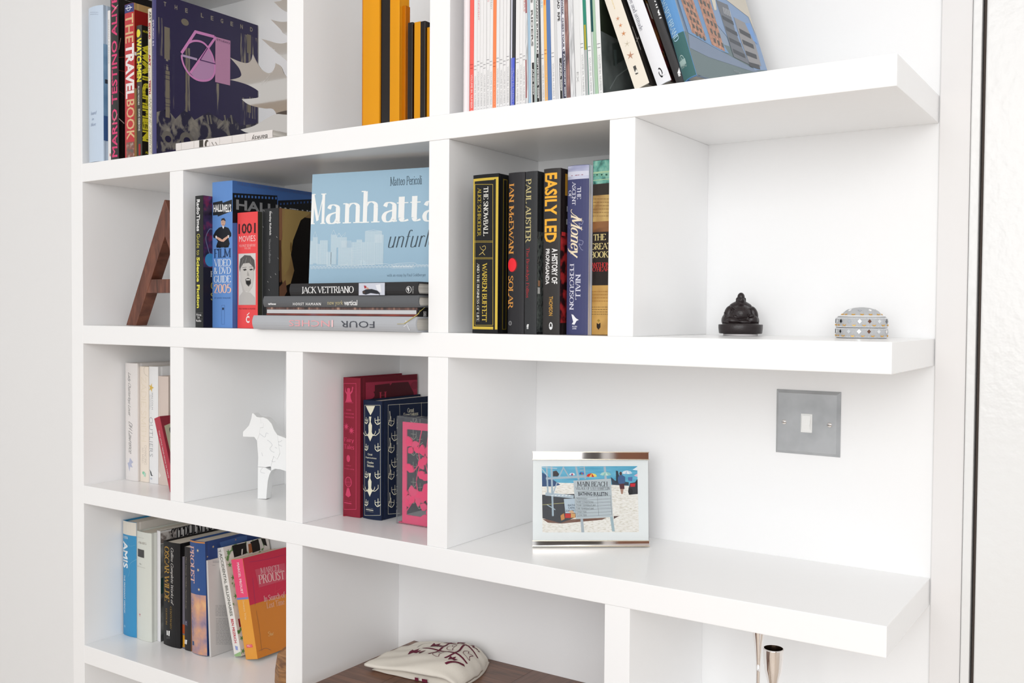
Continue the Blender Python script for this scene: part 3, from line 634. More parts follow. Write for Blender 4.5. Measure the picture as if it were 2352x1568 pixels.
for i, (a_, c_, colr, lab, tc_, tx, kd) in enumerate(rows):
    b, p, txt, band = mag(a_, c_-1, colr, lab)
    p.L(2)
    if tx and kd != 'thick':
        rnd = random.Random(i); e_ = {'june': .72, 'sept': .80, 'april': .62, 'july': .82, 'blue': .40, 'red': .2}.get(kd, .30+.25*rnd.random())
        txt(tx, .02 if len(tx) > 8 else .1, e_, tc_, bold=.03 if kd in ('sept', 'april', 'july', 'june') else 0)
    if kd in ('hbr', 'red', 'blue'):
        k_ = .76+.012*math.sin(i*2.1)
        lc = '#9c4030' if colr != WM and colr[1] in 'f' else '#6a6a6c'
        if kd != 'blue': band(k_-.002, k_, lc, .1, .85); band(k_+.016, k_+.018, lc, .1, .85)
        txt('VOLUME 84, NUMBER %d' % (1+i % 9), k_+.05, .995, '#f8e2de' if kd == 'red' else ('#fbb38c' if '#f98' in colr else '#bdbdbe'))
    if kd == 'blue':
        band(.76, .999, '#5565cf'); band(0.0, .999, '#dfe1f0', .0, .35); p.L(3); txt('HOW GREAT LEADERS GREAT', .04, .36, '#8e90ac', .06, .3); txt('VOLUME', .8, .95, '#8c96d8', .05, .3)
    if kd == 'june': band(0, .46, '#f0b7b6', 0, .55); band(.80, .999, '#2d2c2c', .38, .95); p.L(3); txt('JUNE 2009', .83, .96, '#e8e8e8', .5, .85, bold=.03); txt('CREATIVE PEOPLE IN BUSINESS', .02, .36, '#e47a80', .62, .9)
    if kd == 'sept': band(.76, .999, '#2d2b2b'); p.L(3); txt('SEPTEMBER 2009', .78, .98, '#ececec', .3, .8, bold=.05)
    if kd == 'april': band(.80, .999, '#3c3b3c', .45, .98); p.L(3); txt('APRIL 2009', .82, .96, '#ececec', .58, .86, bold=.05)
    if kd == 'july': band(.77, .999, '#3d4052'); band(0, .999, '#4b4c80', 0, .18); p.L(3); txt('JULY/AUGUST 2009', .78, .99, '#dcdce4', .4, .85, bold=.04)
    if kd == 'sleeve': band(0, .999, noisemat([(0.3, '#a9abad'), (0.5, '#dcdddf'), (0.7, '#f0f0f0')], (200, 200, 18), 3, .12, 1.5)); p.L(3)
    if kd == 'sleeve' and i == 16: band(.05, .55, '#9a4b52', .35, .8); band(.78, .97, '#a05a5c', .1, .5)
    if kd == 'photo': band(0, .999, noisemat([(0.35, '#4c3d40'), (0.5, '#8a6460'), (0.65, '#b58d82')], (90, 90, 30), 3))
    if kd == 'thick': txt('INSIGHTS', .0, .14, '#c4c4c4', .3, .62); txt('EX', .88, .93, '#b5b5b5', .25, .6)
    if kd == 'green': band(.78, .999, '#b4b7b8'); band(.66, .78, '#b8a83c', .2, .8)
    if kd == 'teal': band(0, .70, '#1d4e52', .0, .5); band(0.1, .3, '#7fa8a8', .3, .9); band(.7, .999, '#cbd2d2', 0, .35)
    p.build(PR)
last = b
p = last.front(C3); p.whole('#20281f'); p.L(2)
p.rl(.0, .02, .16, .19, noisemat([(0.35, '#1a221a'), (0.55, '#2a3528'), (0.75, '#3a463a')], (25, 25, 25), 3, .12)).rl(0, .19, .2, .268, noisemat([(0.3, '#4c5353'), (0.6, '#6a7272'), (0.8, '#7d8584')], (30, 30, 30), 2, .12))
p.L(3).poly([(1985, 490), (2130, 470), (2170, 640), (2000, 745)], '#3c4543').poly([(2000, 560), (2020, 740), (2040, 760), (2035, 560)], '#4f5c5c').line([(1960, 1000), (2040, 860), (2120, 800), (2180, 760)], .0016, '#8a9494'); p.build(CP)
# white glossy folder at the left of the magazines
b = Book('folder', 'glossy white folder left of the magazines on the top shelf', .006, (1064, 258), (1077.4, 255.5), (1064, 2), A, H=.27, dp=.2, colour='#eee6e8', hard=False, pages=PAGEW, group=None, bulge=.0035, rough=.12, cat='folder')
# ---- leaning books
g = 'books leaning at the right end of the magazine row'
b = Book('hardback_book', 'cream hardback with a column of orange starfish, leaning', .010, (1457.6, 203.5), (1490, 186), (1388.6, 0), A, H=.182, dp=.16, colour='#ece4d6', cover='#3a3633', group=g, bulge=.0004)
p = b.spine(C4)
for x, y, r_, c_ in ((297, 183, 27, '#c98a66'), (323, 250, 27, '#cf8b5c'), (354, 330, 32, '#cc8a58'), (420, 545, 48, '#b98a70')): p.star(x, y, r_, c_, 5, .28, -1.2)
p.star(388, 430, 42, '#bdb29a', 5, .12, -1.2)
p.text('pictures', 225, -60, 262, 95, '#e8cf8a', 'd', font='serif'); p.rect(446, 655, 498, 722, '#4c4b49').L(2).poly([(462, 722), (478, 680), (500, 712)], '#e8e4da'); p.build(PR)
p = b.front(C4); p.line([(438, 262), (520, 490)], .0022, '#cfc9c2').line([(470, 375), (505, 380)], .0016, '#cfc9c2').line([(478, 410), (498, 360)], .0012, '#cfc9c2'); p.build(CP)
b = Book('hardback_book', 'white hardback with a round black arrow emblem near its foot, leaning', .010, (1510, 197.6), (1543, 186), (1440, 0), A, H=.235, dp=.16, colour='#e9eaee', cover=noisemat([(0.4, '#1d1412'), (0.5, '#6a2b2b'), (0.6, '#8a5a30'), (0.75, '#3a2420')], (40, 40, 40), 3), group=g, bulge=.002)
p = b.spine(C4); p.text('incentive and attitude', 425, -160, 545, 305, '#8e8f99', 'd', font='serif', thick=1.2) if False else None
def slanttext(p, t_, x0, y0, x1, y1, h, m, font='serif', thick=1.5):
    """letters along a leaning spine: baseline from (x0,y0) to (x1,y1) in the crop, h in metres"""
    a_ = Vector(p.px(x0, y0)); b_ = Vector(p.px(x1, y1)); d_ = b_-a_; n_ = Vector((-d_.y, d_.x)).normalized()*-1
    if font == 'serif': Q = strokes(t_, thick, .5, 0, True); vs_ = [q for f in Q for q in f]; fs = [tuple(range(4*i, 4*i+4)) for i in range(len(Q))]
    else: vs_, fs = sansmesh(t_, .03)
    m0 = min(v[0] for v in vs_); m1 = max(v[0] for v in vs_); h1 = max(v[1] for v in vs_)
    for f in fs: p.face([tuple(a_+d_*((vs_[i][0]-m0)/(m1-m0))+n_*(h*vs_[i][1]/h1)) for i in f], m)
slanttext(p, 'tive and attitude', 400, -30, 520, 310, .0052, '#8e8f99')
p.disc(722, 716, 34, 38, '#2b2b2d').L(2).disc(722, 716, 20, 23, '#e9eaee').L(3).poly([(690, 700), (712, 680), (700, 735)], '#e9eaee').poly([(755, 690), (735, 750), (770, 730)], '#e9eaee'); p.build(PR)
p = b.front(C4); p.rect(560, 0, 600, 60, '#b98a4a').rect(590, 40, 625, 180, '#efe8de').rect(700, 440, 740, 520, '#8a2f38').rect(735, 500, 760, 560, '#a8823c'); p.build(CP)
b = Book('hardback_book', 'black hardback with bold white capitals, leaning beside the blue building book', .010, (1553.5, 190.6), (1571, 185), (1487, 0), A, H=.235, dp=.15, colour='#3b3a3b', group=g, bulge=.001)
p = b.spine(C4); slanttext(p, 'WATCH', 637, -60, 712, 185, .0085, '#f2f2f2', 'sans'); p.poly([(884, 722), (900, 660), (915, 722)], '#f2f2f2').rect(888, 728, 916, 745, '#dcdcdc'); p.build(PR)
b = Book('hardback_book', 'blue and green hardback with buildings on its cover, leaning last in the row', .006, (1568.7, 179), (1600, 160), (1510, 0), A, H=.25, dp=.17, colour='#5f94c9', cover='#8a9bb0', group=g, yaw=-math.radians(13), bulge=.003, rough=.25)
p = b.spine(C4); H, T = b.H, b.T
p.rl(.0, H-.058, T, H-.0005, '#3f6868'); p.L(2); slanttext(p, 'STEWART BRAND', 694, -70, 868, 425, .0078, '#a9cbe2')
p.L(2).disc(945, 600, 38, 40, '#9ab3b0').L(3).disc(945, 600, 31, 33, '#3f6868').L(4).rect(910, 615, 985, 625, '#9ab3b0').line([(940, 570), (945, 615)], .0012, '#9ab3b0'); p.text('VIKING', 918, 636, 990, 655, '#9ab3b0'); p.build(PR)
p = b.front(C4)
p.rl(.0, H-.058, .17, H-.0005, '#78878a').L(2).poly([(985, 330), (1300, 500), (1385, 545), (1680, 705), (1620, 705), (1180, 560), (1000, 470)], '#8795aa')
p.poly([(1000, -80), (1600, -80), (1790, 700), (1640, 690)], '#8fa5c4')
p.L(3).poly([(870, -40), (1010, -110), (1385, 530), (1300, 500), (985, 325)], '#7f9fc4')
BRK = noisemat([(0.3, '#8a6a5a'), (0.5, '#b98772'), (0.7, '#c99a80')], (60, 300, 160), 2)
p.L(4).poly([(900, -30), (1010, -60), (1165, 395), (1020, 320)], BRK).poly([(1060, -50), (1170, -80), (1345, 510), (1215, 440)], BRK)
p.L(5)
for i in range(5):
    for j in range(3):
        x = 930+j*36+i*30; y = 0+j*22+i*78
        p.poly([(x, y), (x+20, y+10), (x+32, y+50), (x+12, y+40)], '#6d6a66')
        x = 1090+j*38+i*34; y = -10+j*22+i*96
        p.poly([(x, y), (x+22, y+10), (x+34, y+58), (x+14, y+46)], '#6d6a66')
p.L(4).poly([(1200, -40), (1240, -60), (1262, 100), (1240, 105)], '#d8d2c4')
p.poly([(1255, 0), (1370, 50), (1450, 330), (1590, 640), (1430, 560)], '#7c8087').poly([(1430, 170), (1565, 240), (1640, 430), (1700, 650), (1590, 640), (1500, 400)], '#9b9a9c')
p.poly([(1235, -120), (1570, -100), (1650, 350), (1575, 170), (1330, -20)], '#cfc8bb').poly([(1540, 230), (1590, 230), (1665, 440), (1620, 400)], '#7ea3d6')
p.L(5)
for i in range(4): p.poly([(1310+i*36, 150+i*110), (1420+i*38, 210+i*108), (1432+i*38, 250+i*108), (1322+i*36, 190+i*110)], '#5c6066').poly([(1480+i*32, 280+i*110), (1590+i*30, 340+i*100), (1600+i*30, 385+i*100), (1492+i*32, 325+i*110)], '#5a5c60')
for i in range(5): p.poly([(1320+i*16, 70+i*8), (1328+i*16, 74+i*8), (1342+i*16, 140+i*8), (1334+i*16, 136+i*8)], '#b9bbbf')
p.L(4).text('STEW', 1430, 690, 1505, 735, '#a9b0b4', font='serif'); p.build(CP)

# ---- second row, first compartment: wooden letter
Ya = .081
def P2(x, y): q = onY(180+x/3.733, 380+y/3.733, Ya); return (q.x, q.z)
q0 = P2(410, 1362); qi = P2(495, 1362); ap = P2(741, 288); ip = P2(742, 600); c1 = P2(624, 971); c2 = P2(592, 1086)
ox, oz = q0[0], B_+.0003; hz = ap[1]-q0[1]; xc = ip[0]-ox
def rl_(p): return (p[0]-ox, p[1]-q0[1])
WALNUT = noisemat([(0.25, '#4a2a1c'), (0.5, '#6e4030'), (0.75, '#85523c')], (60, 9, 14), 5, .45, 2.0)
t = empty('wooden_letter', (ox, Ya, oz)); tag(t, 'dark walnut capital letter standing in the leftmost compartment of the second row', 'letter')
w_ = qi[0]-q0[0]; th_ = .024; k_ = xc/hz
def xo(z): return xc*z/hz
zi = rl_(ip)[1]
left = [(0, 0), (w_, 0), (xc, zi), (xc, hz), (xc-.0012, hz)]
MB().prism(left, 0, th_, 'y').build('leg', WALNUT, t, bev=.0004)
MB().prism([(2*xc-a_, b_) for a_, b_ in left], 0, th_, 'y').build('leg', WALNUT, t, bev=.0004)
za, zb = rl_(c2)[1], rl_(c1)[1]
xi = lambda z: w_+(xc-w_)*z/zi
MB().prism([(xi(za), za), (2*xc-xi(za), za), (2*xc-xi(zb), zb), (xi(zb), zb)], .0006, th_-.0006, 'y').build('crossbar', WALNUT, t)
# ---- second row, wide compartment
g = 'film books standing at the left of the wide compartment'
b = Book('paperback_book', 'tall black science fiction film paperback with yellow and white lettering', .006, (449, 750), (467, 750), (449, 450), B_, dp=.16, colour='#262727', cover='#1a1420', hard=False, group=g)
p = b.spine(C6); p.text('RadioTimes', 1016, 292, 1045, 562, '#ededed', 'd', bold=.03).text('Guide to', 1018, 586, 1046, 768, '#cfc75a', 'd').text('Science', 1016, 785, 1044, 998, '#e0d954', 'd', bold=.04).text('Fiction', 1018, 1022, 1044, 1222, '#e0d954', 'd', bold=.04)
for y, t_ in ((1270, 'Films'), (1296, 'TV'), (1321, 'Radio')): p.text(t_, 1012 if t_ != 'TV' else 1022, y, 1056 if t_ != 'TV' else 1044, y+18, '#dcdcdc', bold=.02).rect(1008, y-7, 1065, y-5, '#8a8a8a')
p.build(PR)
p = b.front(C6); p.rl(.0, .0, .159, .12, noisemat([(0.3, '#120e18'), (0.5, '#3b2148'), (0.62, '#7a2348'), (0.75, '#2c3a80')], (50, 50, 50), 2)); p.L(2).disc(1130, 810, 45, 60, '#3f88b8').line([(1125, 760), (1108, 700), (1092, 620), (1120, 550), (1148, 545)], .0014, '#6f7a98', True)
p.text('F', 1132, 905, 1160, 955, '#c8c4bc', font='serif').text('O', 1135, 1000, 1175, 1060, '#a8974a', font='serif').text('S', 1134, 1090, 1165, 1155, '#a8974a', font='serif'); p.build(CP)
b = Book('paperback_book', 'thick blue film guide paperback with a seated man pictured on its spine', .025, (488, 750), (534, 751), (488, 419), B_, dp=.195, colour='#6390d0', cover='#4a72b4', hard=False, group=g, bulge=.001)
p = b.spine(C6)
p.poly([(1155, 318), (1238, 303), (1242, 320), (1318, 292), (1318, 392), (1200, 438), (1198, 425), (1155, 428)], '#272b2f').L(2).text('HALLI', 1160, 338, 1242, 394, '#f0f0f0', bold=.03).text("WELL'S", 1243, 335, 1312, 398, '#f0f0f0', bold=.03)
p.L(1).poly([(1157, 600), (1180, 560), (1210, 532), (1238, 525), (1262, 525), (1290, 535), (1312, 580), (1312, 605), (1290, 625), (1300, 670), (1290, 700), (1190, 705), (1185, 690), (1200, 650), (1185, 630), (1160, 618)], '#1c1f26')
p.L(2).disc(1247, 487, 19, 32, '#caa592').L(3).poly([(1229, 475), (1235, 455), (1255, 450), (1266, 470), (1266, 478), (1248, 468)], '#3a332f').L(3).rect(1238, 483, 1244, 487, '#4c3a34').rect(1252, 483, 1258, 487, '#4c3a34').rect(1241, 503, 1254, 506, '#8c5a50').L(4).poly([(1238, 522), (1258, 522), (1250, 545)], '#e8e8ee')
p.L(3).poly([(1185, 605), (1225, 625), (1245, 640), (1240, 655), (1215, 645), (1182, 622)], '#d2a894').poly([(1290, 600), (1252, 625), (1230, 645), (1250, 656), (1290, 618)], '#d2a894').rect(1180, 603, 1192, 625, '#e8e8ee').rect(1284, 598, 1296, 620, '#e8e8ee').L(4).poly([(1185, 700), (1200, 685), (1225, 690), (1225, 708)], '#0f1013').poly([(1255, 690), (1282, 685), (1292, 700), (1258, 706)], '#0f1013')
p.L(2).text('FILM', 1165, 717, 1310, 786, '#263a5e', font='serif').text('VIDEO', 1165, 805, 1310, 862, '#d9e2f0', font='serif').text('& DVD', 1165, 873, 1310, 928, '#d9e2f0', font='serif').text('GUIDE', 1165, 945, 1310, 1002, '#d9e2f0', font='serif').text('2005', 1168, 1017, 1312, 1092, '#f1c3ae', font='serif')
p.text('BY JOHN WALKER', 1170, 1130, 1308, 1144, '#3d588c').frame(1233, 1198, 1258, 1360, .0003, '#3d588c').rect(1238, 1218, 1253, 1237, '#2c3a55'); p.build(PR)
p = b.front(C6); p.poly([(1322, 235), (1705, 258), (1705, 492), (1322, 492)], '#14161a').poly([(1712, 300), (2060, 290), (2060, 480), (1712, 480)], '#14161a')
p.L(2)
for i in range(13): p.poly([(1338+i*29, 252+i*1.5), (1352+i*29, 253+i*1.5), (1352+i*29, 273+i*1.5), (1338+i*29, 272+i*1.5)], '#4a78c0')
for i in range(11): p.poly([(1728+i*29, 322-i*2), (1740+i*29, 321-i*2), (1740+i*29, 338-i*2), (1728+i*29, 339-i*2)], '#33548e')
p.text('HALLI', 1352, 290, 1712, 420, '#8d8e90', bold=.03).text("WELL'S", 1722, 352, 2010, 440, '#b4b6b8', bold=.03).text('FULLY REVISED AND UPDATED WITH OVER', 1362, 165, 2000, 235, '#5a6a9c', font='serif', slant=0)
p.build(CP)
b = Book('paperback_book', 'bright red film list paperback with a black and white screaming face', .034, (545.5, 751), (592, 752), (545.5, 489), B_, dp=.165, colour='#ec4e50', cover='#3c3d33', hard=False, group=g, bulge=.001)
p = b.spine(C6); p.text('1001', 1375, 500, 1522, 580, '#3c2023', bold=.02).text('MOVIES', 1380, 606, 1520, 648, '#f6dcda', bold=-.005).text('YOU MUST SEE BEFORE', 1380, 679, 1520, 694, '#f4c2bf').text('YOU DIE', 1428, 703, 1480, 717, '#f4c2bf').rect(1375, 757, 1522, 1195, '#d6d4d1')
p.L(2).poly([(1382, 870), (1392, 800), (1430, 768), (1480, 772), (1512, 810), (1518, 880), (1505, 910), (1392, 930)], '#5a5856')
p.L(3).poly([(1395, 880), (1420, 840), (1470, 835), (1505, 870), (1510, 960), (1495, 1040), (1465, 1085), (1430, 1070), (1402, 1000), (1388, 930)], '#c6c3bf')
p.poly([(1385, 960), (1400, 1010), (1415, 1080), (1385, 1120), (1380, 1195), (1520, 1195), (1515, 1130), (1478, 1090), (1440, 1085)], '#bcb9b6')
p.L(4).line([(1420, 800), (1400, 870)], .0006, '#9c9a98').line([(1450, 790), (1432, 850)], .0006, '#a8a6a4').line([(1480, 800), (1490, 860)], .0006, '#8c8a88')
p.poly([(1415, 892), (1440, 884), (1450, 895), (1430, 903)], '#3a3836').poly([(1472, 888), (1495, 884), (1503, 894), (1480, 900)], '#3a3836').line([(1412, 876), (1448, 872)], .0006, '#5c5a58').line([(1470, 872), (1505, 866)], .0006, '#5c5a58').poly([(1458, 900), (1452, 945), (1472, 947)], '#a3a09d')
p.L(4).poly([(1438, 975), (1462, 962), (1484, 975), (1486, 1010), (1466, 1038), (1444, 1015)], '#4a4846').L(5).poly([(1445, 992), (1478, 990), (1480, 1010), (1464, 1025), (1449, 1010)], '#201e1e').rect(1446, 975, 1478, 983, '#e8e6e4')
p.L(2).text('FULLY REVISED & UPDATED', 1380, 1221, 1520, 1234, '#8f2f33').text('C', 1442, 1288, 1472, 1350, '#f4ecec', bold=.04).line([(1450, 1284), (1472, 1262)], .0014, '#f4ecec'); p.build(PR)
b = Book('paperback_book', 'worn black paperback biography with a brown portrait cover', .044, (602, 752), (640, 752), (602, 480), B_, dp=.165, colour='#2d2e30', cover='#15100e', hard=False, group=g, bulge=.0008)
p = b.spine(C6); p.text('Stanley Kubrick', 1638, 392, 1658, 600, '#dcdcdc', 'd', bold=.03).text('Vincent LoBrutto', 1637, 630, 1654, 836, '#8c8c8e', 'd')
for (x, y) in ((1583, 520), (1700, 607), (1712, 790), (1690, 925), (1625, 990), (1636, 1060), (1650, 950), (1590, 380), (1660, 398)): p.line([(x, y), (x+6, y+12)], .0006, '#b8b8b8')
p.rect(1577, 376, 1581, 1288, '#77787a'); p.build(PR)
p = b.front(C6)
p.poly([(1722, 364), (2100, 400), (2100, 470), (1910, 440), (1840, 620), (1822, 760), (1850, 900), (1820, 1010), (1760, 1040), (1722, 900)], noisemat([(0.3, '#6e5530'), (0.5, '#98794c'), (0.7, '#b79a62')], (12, 12, 12), 2, .3))
p.L(2).poly([(1770, 364), (2000, 385), (1905, 470), (1840, 640), (1805, 880), (1765, 950), (1740, 700)], '#a58a55').L(3).disc(1822, 700, 9, 45, '#7c6238').L(3).poly([(1722, 640), (1736, 640), (1742, 1000), (1722, 1000)], '#5a3a2a')
p.L(2).poly([(1722, 1040), (1775, 980), (1788, 1080), (1760, 1130), (1722, 1135)], '#7a5540').rect(1720, 364, 1745, 640, '#8d6248'); p.build(CP)
# stack lying in front
r, pf, W, T4 = lying('hardback_book', 'grey hardback at the bottom of the stack with its title upside down', -.0110, (583, 726), (959, 764), 958, B_+.0003, .20, '#b3b6bb', H=.0215, group='books in the flat stack')
p = pf(C7); p.text('FOUR', 795, 1342, 1070, 1400, '#4a4d55', 180).text('INCHES', 370, 1335, 732, 1392, '#e8a9ae', 180).line([(1310, 1390), (1345, 1360), (1325, 1345), (1358, 1420)], .0007, '#eceef2', True); p.L(2).text('I', 720, 1335, 732, 1392, '#eec9cc', 180); p.build(PR)
zz = B_+.0003+T4+.0002
# the bookmark cord
import bmesh
def tube(name, pts, rad, m, parent=None, seg=6):
    V = []; Fc = []
    for i, p_ in enumerate(pts):
        p_ = Vector(p_); a_ = Vector(pts[max(i-1, 0)]); b_ = Vector(pts[min(i+1, len(pts)-1)]); d_ = (b_-a_).normalized()
        u_ = d_.cross(Vector((0, 0, 1))); u_ = u_.normalized() if u_.length > .01 else Vector((1, 0, 0)); v_ = d_.cross(u_)
        for k in range(seg): V.append(p_+u_*rad*math.cos(2*PI*k/seg)+v_*rad*math.sin(2*PI*k/seg))
    for i in range(len(pts)-1):
        for k in range(seg): Fc.append((i*seg+k, i*seg+(k+1) % seg, (i+1)*seg+(k+1) % seg, (i+1)*seg+k))
    Fc.append(tuple(range(seg))[::-1]); Fc.append(tuple(range((len(pts)-1)*seg, len(pts)*seg)))
    return mesh(name, V, Fc, m, parent, smooth=True)
rr, pf, W, T5 = lying('hardback_book', 'thin dark hardback showing its page edges, second from the bottom of the stack', -.0085, (612, 706), (958, 727), 961, zz, .19, '#2b2526', H=.0128, group='books in the flat stack', hard=False)
p = pf(C7); p.off = .0004; HT = T5
p.rl(.001, .0001, W-.001, HT*.28, noisemat([(0.35, '#3a2c2a'), (0.55, '#6a4a42'), (0.72, '#c09a86')], (120, 10, 10), 3)).rl(.002, HT*.30, W-.003, HT*.74, '#c9cacd').rl(.001, HT*.76, W-.001, HT*.985, noisemat([(0.35, '#4a1f1c'), (0.6, '#8c3a2c'), (0.75, '#6a6a80')], (14, 10, 10), 2))
p.build('spine_print')
MB().box((W-.0006, .0002, .0002), (W+.0012, .188, HT-.0002)).build('end_board', mat('#1f1e20', .4), rr)
p = Print(rr, (W+.0012, 0, HT), (0, 1, 0), (0, 0, -1), (1, 0, 0), C7); p.frame(1470, 1268, 1492, 1303, .0005, '#e6e6e6').text('S', 1475, 1274, 1488, 1298, '#e6e6e6', bold=.04); p.build('end_print')
q1 = onY(560+1445/3.564, 360+1262/3.564, -.0095)-Vector(rr.location); q00 = onX(560+1503/3.564, 360+1215/3.564, rr.location.x+W+.002)-Vector(rr.location); q2 = onY(560+1310/3.564, 360+1366/3.564, -.016)-Vector(rr.location); q3 = onY(560+1255/3.564, 360+1368/3.564, -.016)-Vector(rr.location)
qm = onY(560+1420/3.564, 360+1290/3.564, -.0125)-Vector(rr.location); CORD = mat('#c9bb6a', .5)
tube('bookmark_cord', [q00, q1, qm, q2, q3], .00035, CORD, rr); tube('bookmark_cord', [q1+Vector((0, -.0006, .001)), qm+Vector((.003, -.0004, .001)), q2+Vector((.001, 0, 0))], .0003, CORD, rr)
zz += T5+.0002
r, pf, W, T6 = lying('hardback_book', 'dark grey hardback with white and gold lettering, second from the top of the stack', -.0105, (607, 684), (963, 709), 963, zz, .20, '#626467', H=.0168, group='books in the flat stack')
p = pf(C7); p.text('teNeues', 200, 1195, 265, 1212, '#e6e6e6', bold=.05).text('HORST HAMANN', 403, 1193, 633, 1216, '#e0e0e0', bold=.04, spacing=1.25).text('new york', 686, 1175, 812, 1222, '#c9bd92', bold=-.005).text('vertical', 822, 1172, 930, 1216, '#ececec', bold=.02); p.build(PR)
zz += T6+.0002
r, pf, W, T7 = lying('hardback_book', 'black art book with white capitals and a small picture, on top of the stack', -.0090, (668, 651), (962, 682), 961, zz, .18, '#2f2f31', H=B_+.0708-zz, group='books in the flat stack')
p = pf(C7); p.text('JACK VETTRIANO', 476, 1064, 900, 1118, '#ececec', font='serif').rect(942, 1034, 1155, 1142, '#ccd0dc')
p.L(2).poly([(972, 1100), (1000, 1085), (1050, 1082), (1095, 1095), (1120, 1120), (1090, 1122), (1040, 1115), (1000, 1128), (975, 1120)], '#2b2d33').disc(985, 1107, 12, 9, '#4c3a34').poly([(985, 1052), (1005, 1058), (1002, 1075), (990, 1078)], '#a8333c').poly([(1000, 1062), (1020, 1072), (1035, 1090), (1010, 1092)], '#caa08c').poly([(1080, 1050), (1120, 1042), (1130, 1110), (1095, 1095)], '#e6e8ee').line([(1095, 1105), (1115, 1132)], .0012, '#2b2d33')
p.L(1).disc(1351, 1087, 23, 29, '#dcdcdc').L(2).disc(1351, 1087, 19, 25, '#2f2f31').L(3).disc(1348, 1080, 9, 12, '#dcdcdc').poly([(1345, 1085), (1360, 1090), (1350, 1110)], '#dcdcdc').L(1).text('PAVILION', 1380, 1060, 1391, 1118, '#b9b9b9', 'd'); p.build(PR)
zz += T7+.0003
# large landscape book leaning back on the stack
yw = math.radians(10); bk = .055; Yb = .030
P0 = onY(709, 651, Yb); Hm = .1735; Wm = .250; tm = .017
t = empty('landscape_book', (P0.x, Yb, zz), (-bk, 0, yw)); tag(t, 'wide pale blue book with a white skyline drawing, standing on the flat stack', 'book')
MB().box((0, 0, 0), (Wm, .0006, Hm)).box((0, tm-.0006, 0), (Wm, tm, Hm)).box((0, .0006, .0), (.0006, tm-.0006, Hm)).build('cover', mat('#a1c0d4', .38), t)
MB().box((.0008, .0008, .0005), (Wm-.001, tm-.0008, Hm-.0005)).build('page_block', PAGEW, t)
p = Print(t, (0, 0, Hm), (1, 0, 0), (0, 0, -1), (0, -1, 0), C7); p.clip = (Wm, Hm)
sx, sk = 1, lambda x, y: y-(x-545)*.021
p.text('Matteo Pericoli', 1200, 166, 1458, 224, '#42525e', font='serif', thick=1.2)
# the big title follows the drawn letters
for ch, a_, b_, y0, y1 in (('M', 548, 668, 303, 548), ('a', 675, 792, 392, 548), ('n', 815, 965, 380, 540), ('h', 965, 1112, 280, 536), ('a', 1132, 1255, 372, 534), ('t', 1255, 1350, 328, 530), ('t', 1365, 1450, 322, 527), ('a', 1465, 1590, 362, 527)):
    p.text(ch, a_, y0, b_, y1, '#f4f5f3', font='serif', thick=1.5 if ch != 'M' else 1.8, thin=.34)
p.text('unfurled', 1186, 603, 1650, 735, '#46545e', font='x', slant=.28, thick=.95, thin=.3)
p.text('with an essay by Paul Goldberger', 1172, 957, 1490, 984, '#5f7486', font='serif', thick=1.1)
LW = '#dfeaf0'; rnd = random.Random(4)
def tower(x0, x1, y0, y1, rows_, cols_, fill=True, peak=None):
    p.L(1)
    if fill: p.rect(x0, y0, x1, y1, '#b4cdda')
    p.L(2).frame(x0, y0, x1, y1, .00035, LW)
    for i in range(1, rows_): y = y0+(y1-y0)*i/rows_; p.line([(x0, y), (x1, y)], .0003, LW)
    for i in range(1, cols_): x = x0+(x1-x0)*i/cols_; p.line([(x, y0), (x, y1)], .0003, LW)
    if peak: p.line([(x0, y0), ((x0+x1)/2, peak), (x1, y0)], .0004, LW)
tower(545, 568, 690, 880, 16, 3); tower(568, 602, 660, 870, 18, 4, peak=612); tower(600, 622, 715, 880, 12, 3); tower(626, 684, 685, 880, 16, 7); tower(680, 716, 780, 890, 9, 5); tower(716, 756, 640, 880, 22, 4, peak=598)
tower(756, 842, 660, 740, 7, 9); tower(775, 888, 745, 890, 14, 16); tower(800, 880, 690, 745, 5, 9, False); tower(885, 925, 700, 890, 14, 5); tower(925, 965, 680, 885, 16, 6); tower(965, 1072, 700, 885, 18, 16); tower(995, 1130, 610, 700, 8, 14, True, 598); tower(1072, 1140, 640, 880, 22, 9)
p.L(2).line([(760, 660), (780, 625), (800, 655), (835, 618), (825, 650)], .0005, LW).poly([(930, 888), (975, 832), (1015, 885)], '#bcd3df')
p.line([(545, 895), (700, 893), (830, 885), (850, 868), (870, 890), (1140, 876), (1200, 882), (1280, 872), (1390, 868), (1440, 885), (1600, 880)], .0005, LW, True)
wv = [(545+i*14, 905-(i*.25)+(7 if i % 2 else -5)) for i in range(74)]; p.line(wv, .0007, LW, False)
wv = [(545+i*14, 916-(i*.25)+(4 if i % 2 else -4)) for i in range(74)]; p.line(wv, .0004, LW, False)
p.frame(1212, 880, 1392, 912, .0004, LW)
for i in range(12): p.rect(1220+i*14, 890, 1228+i*14, 906, LW)
p.build(CP)
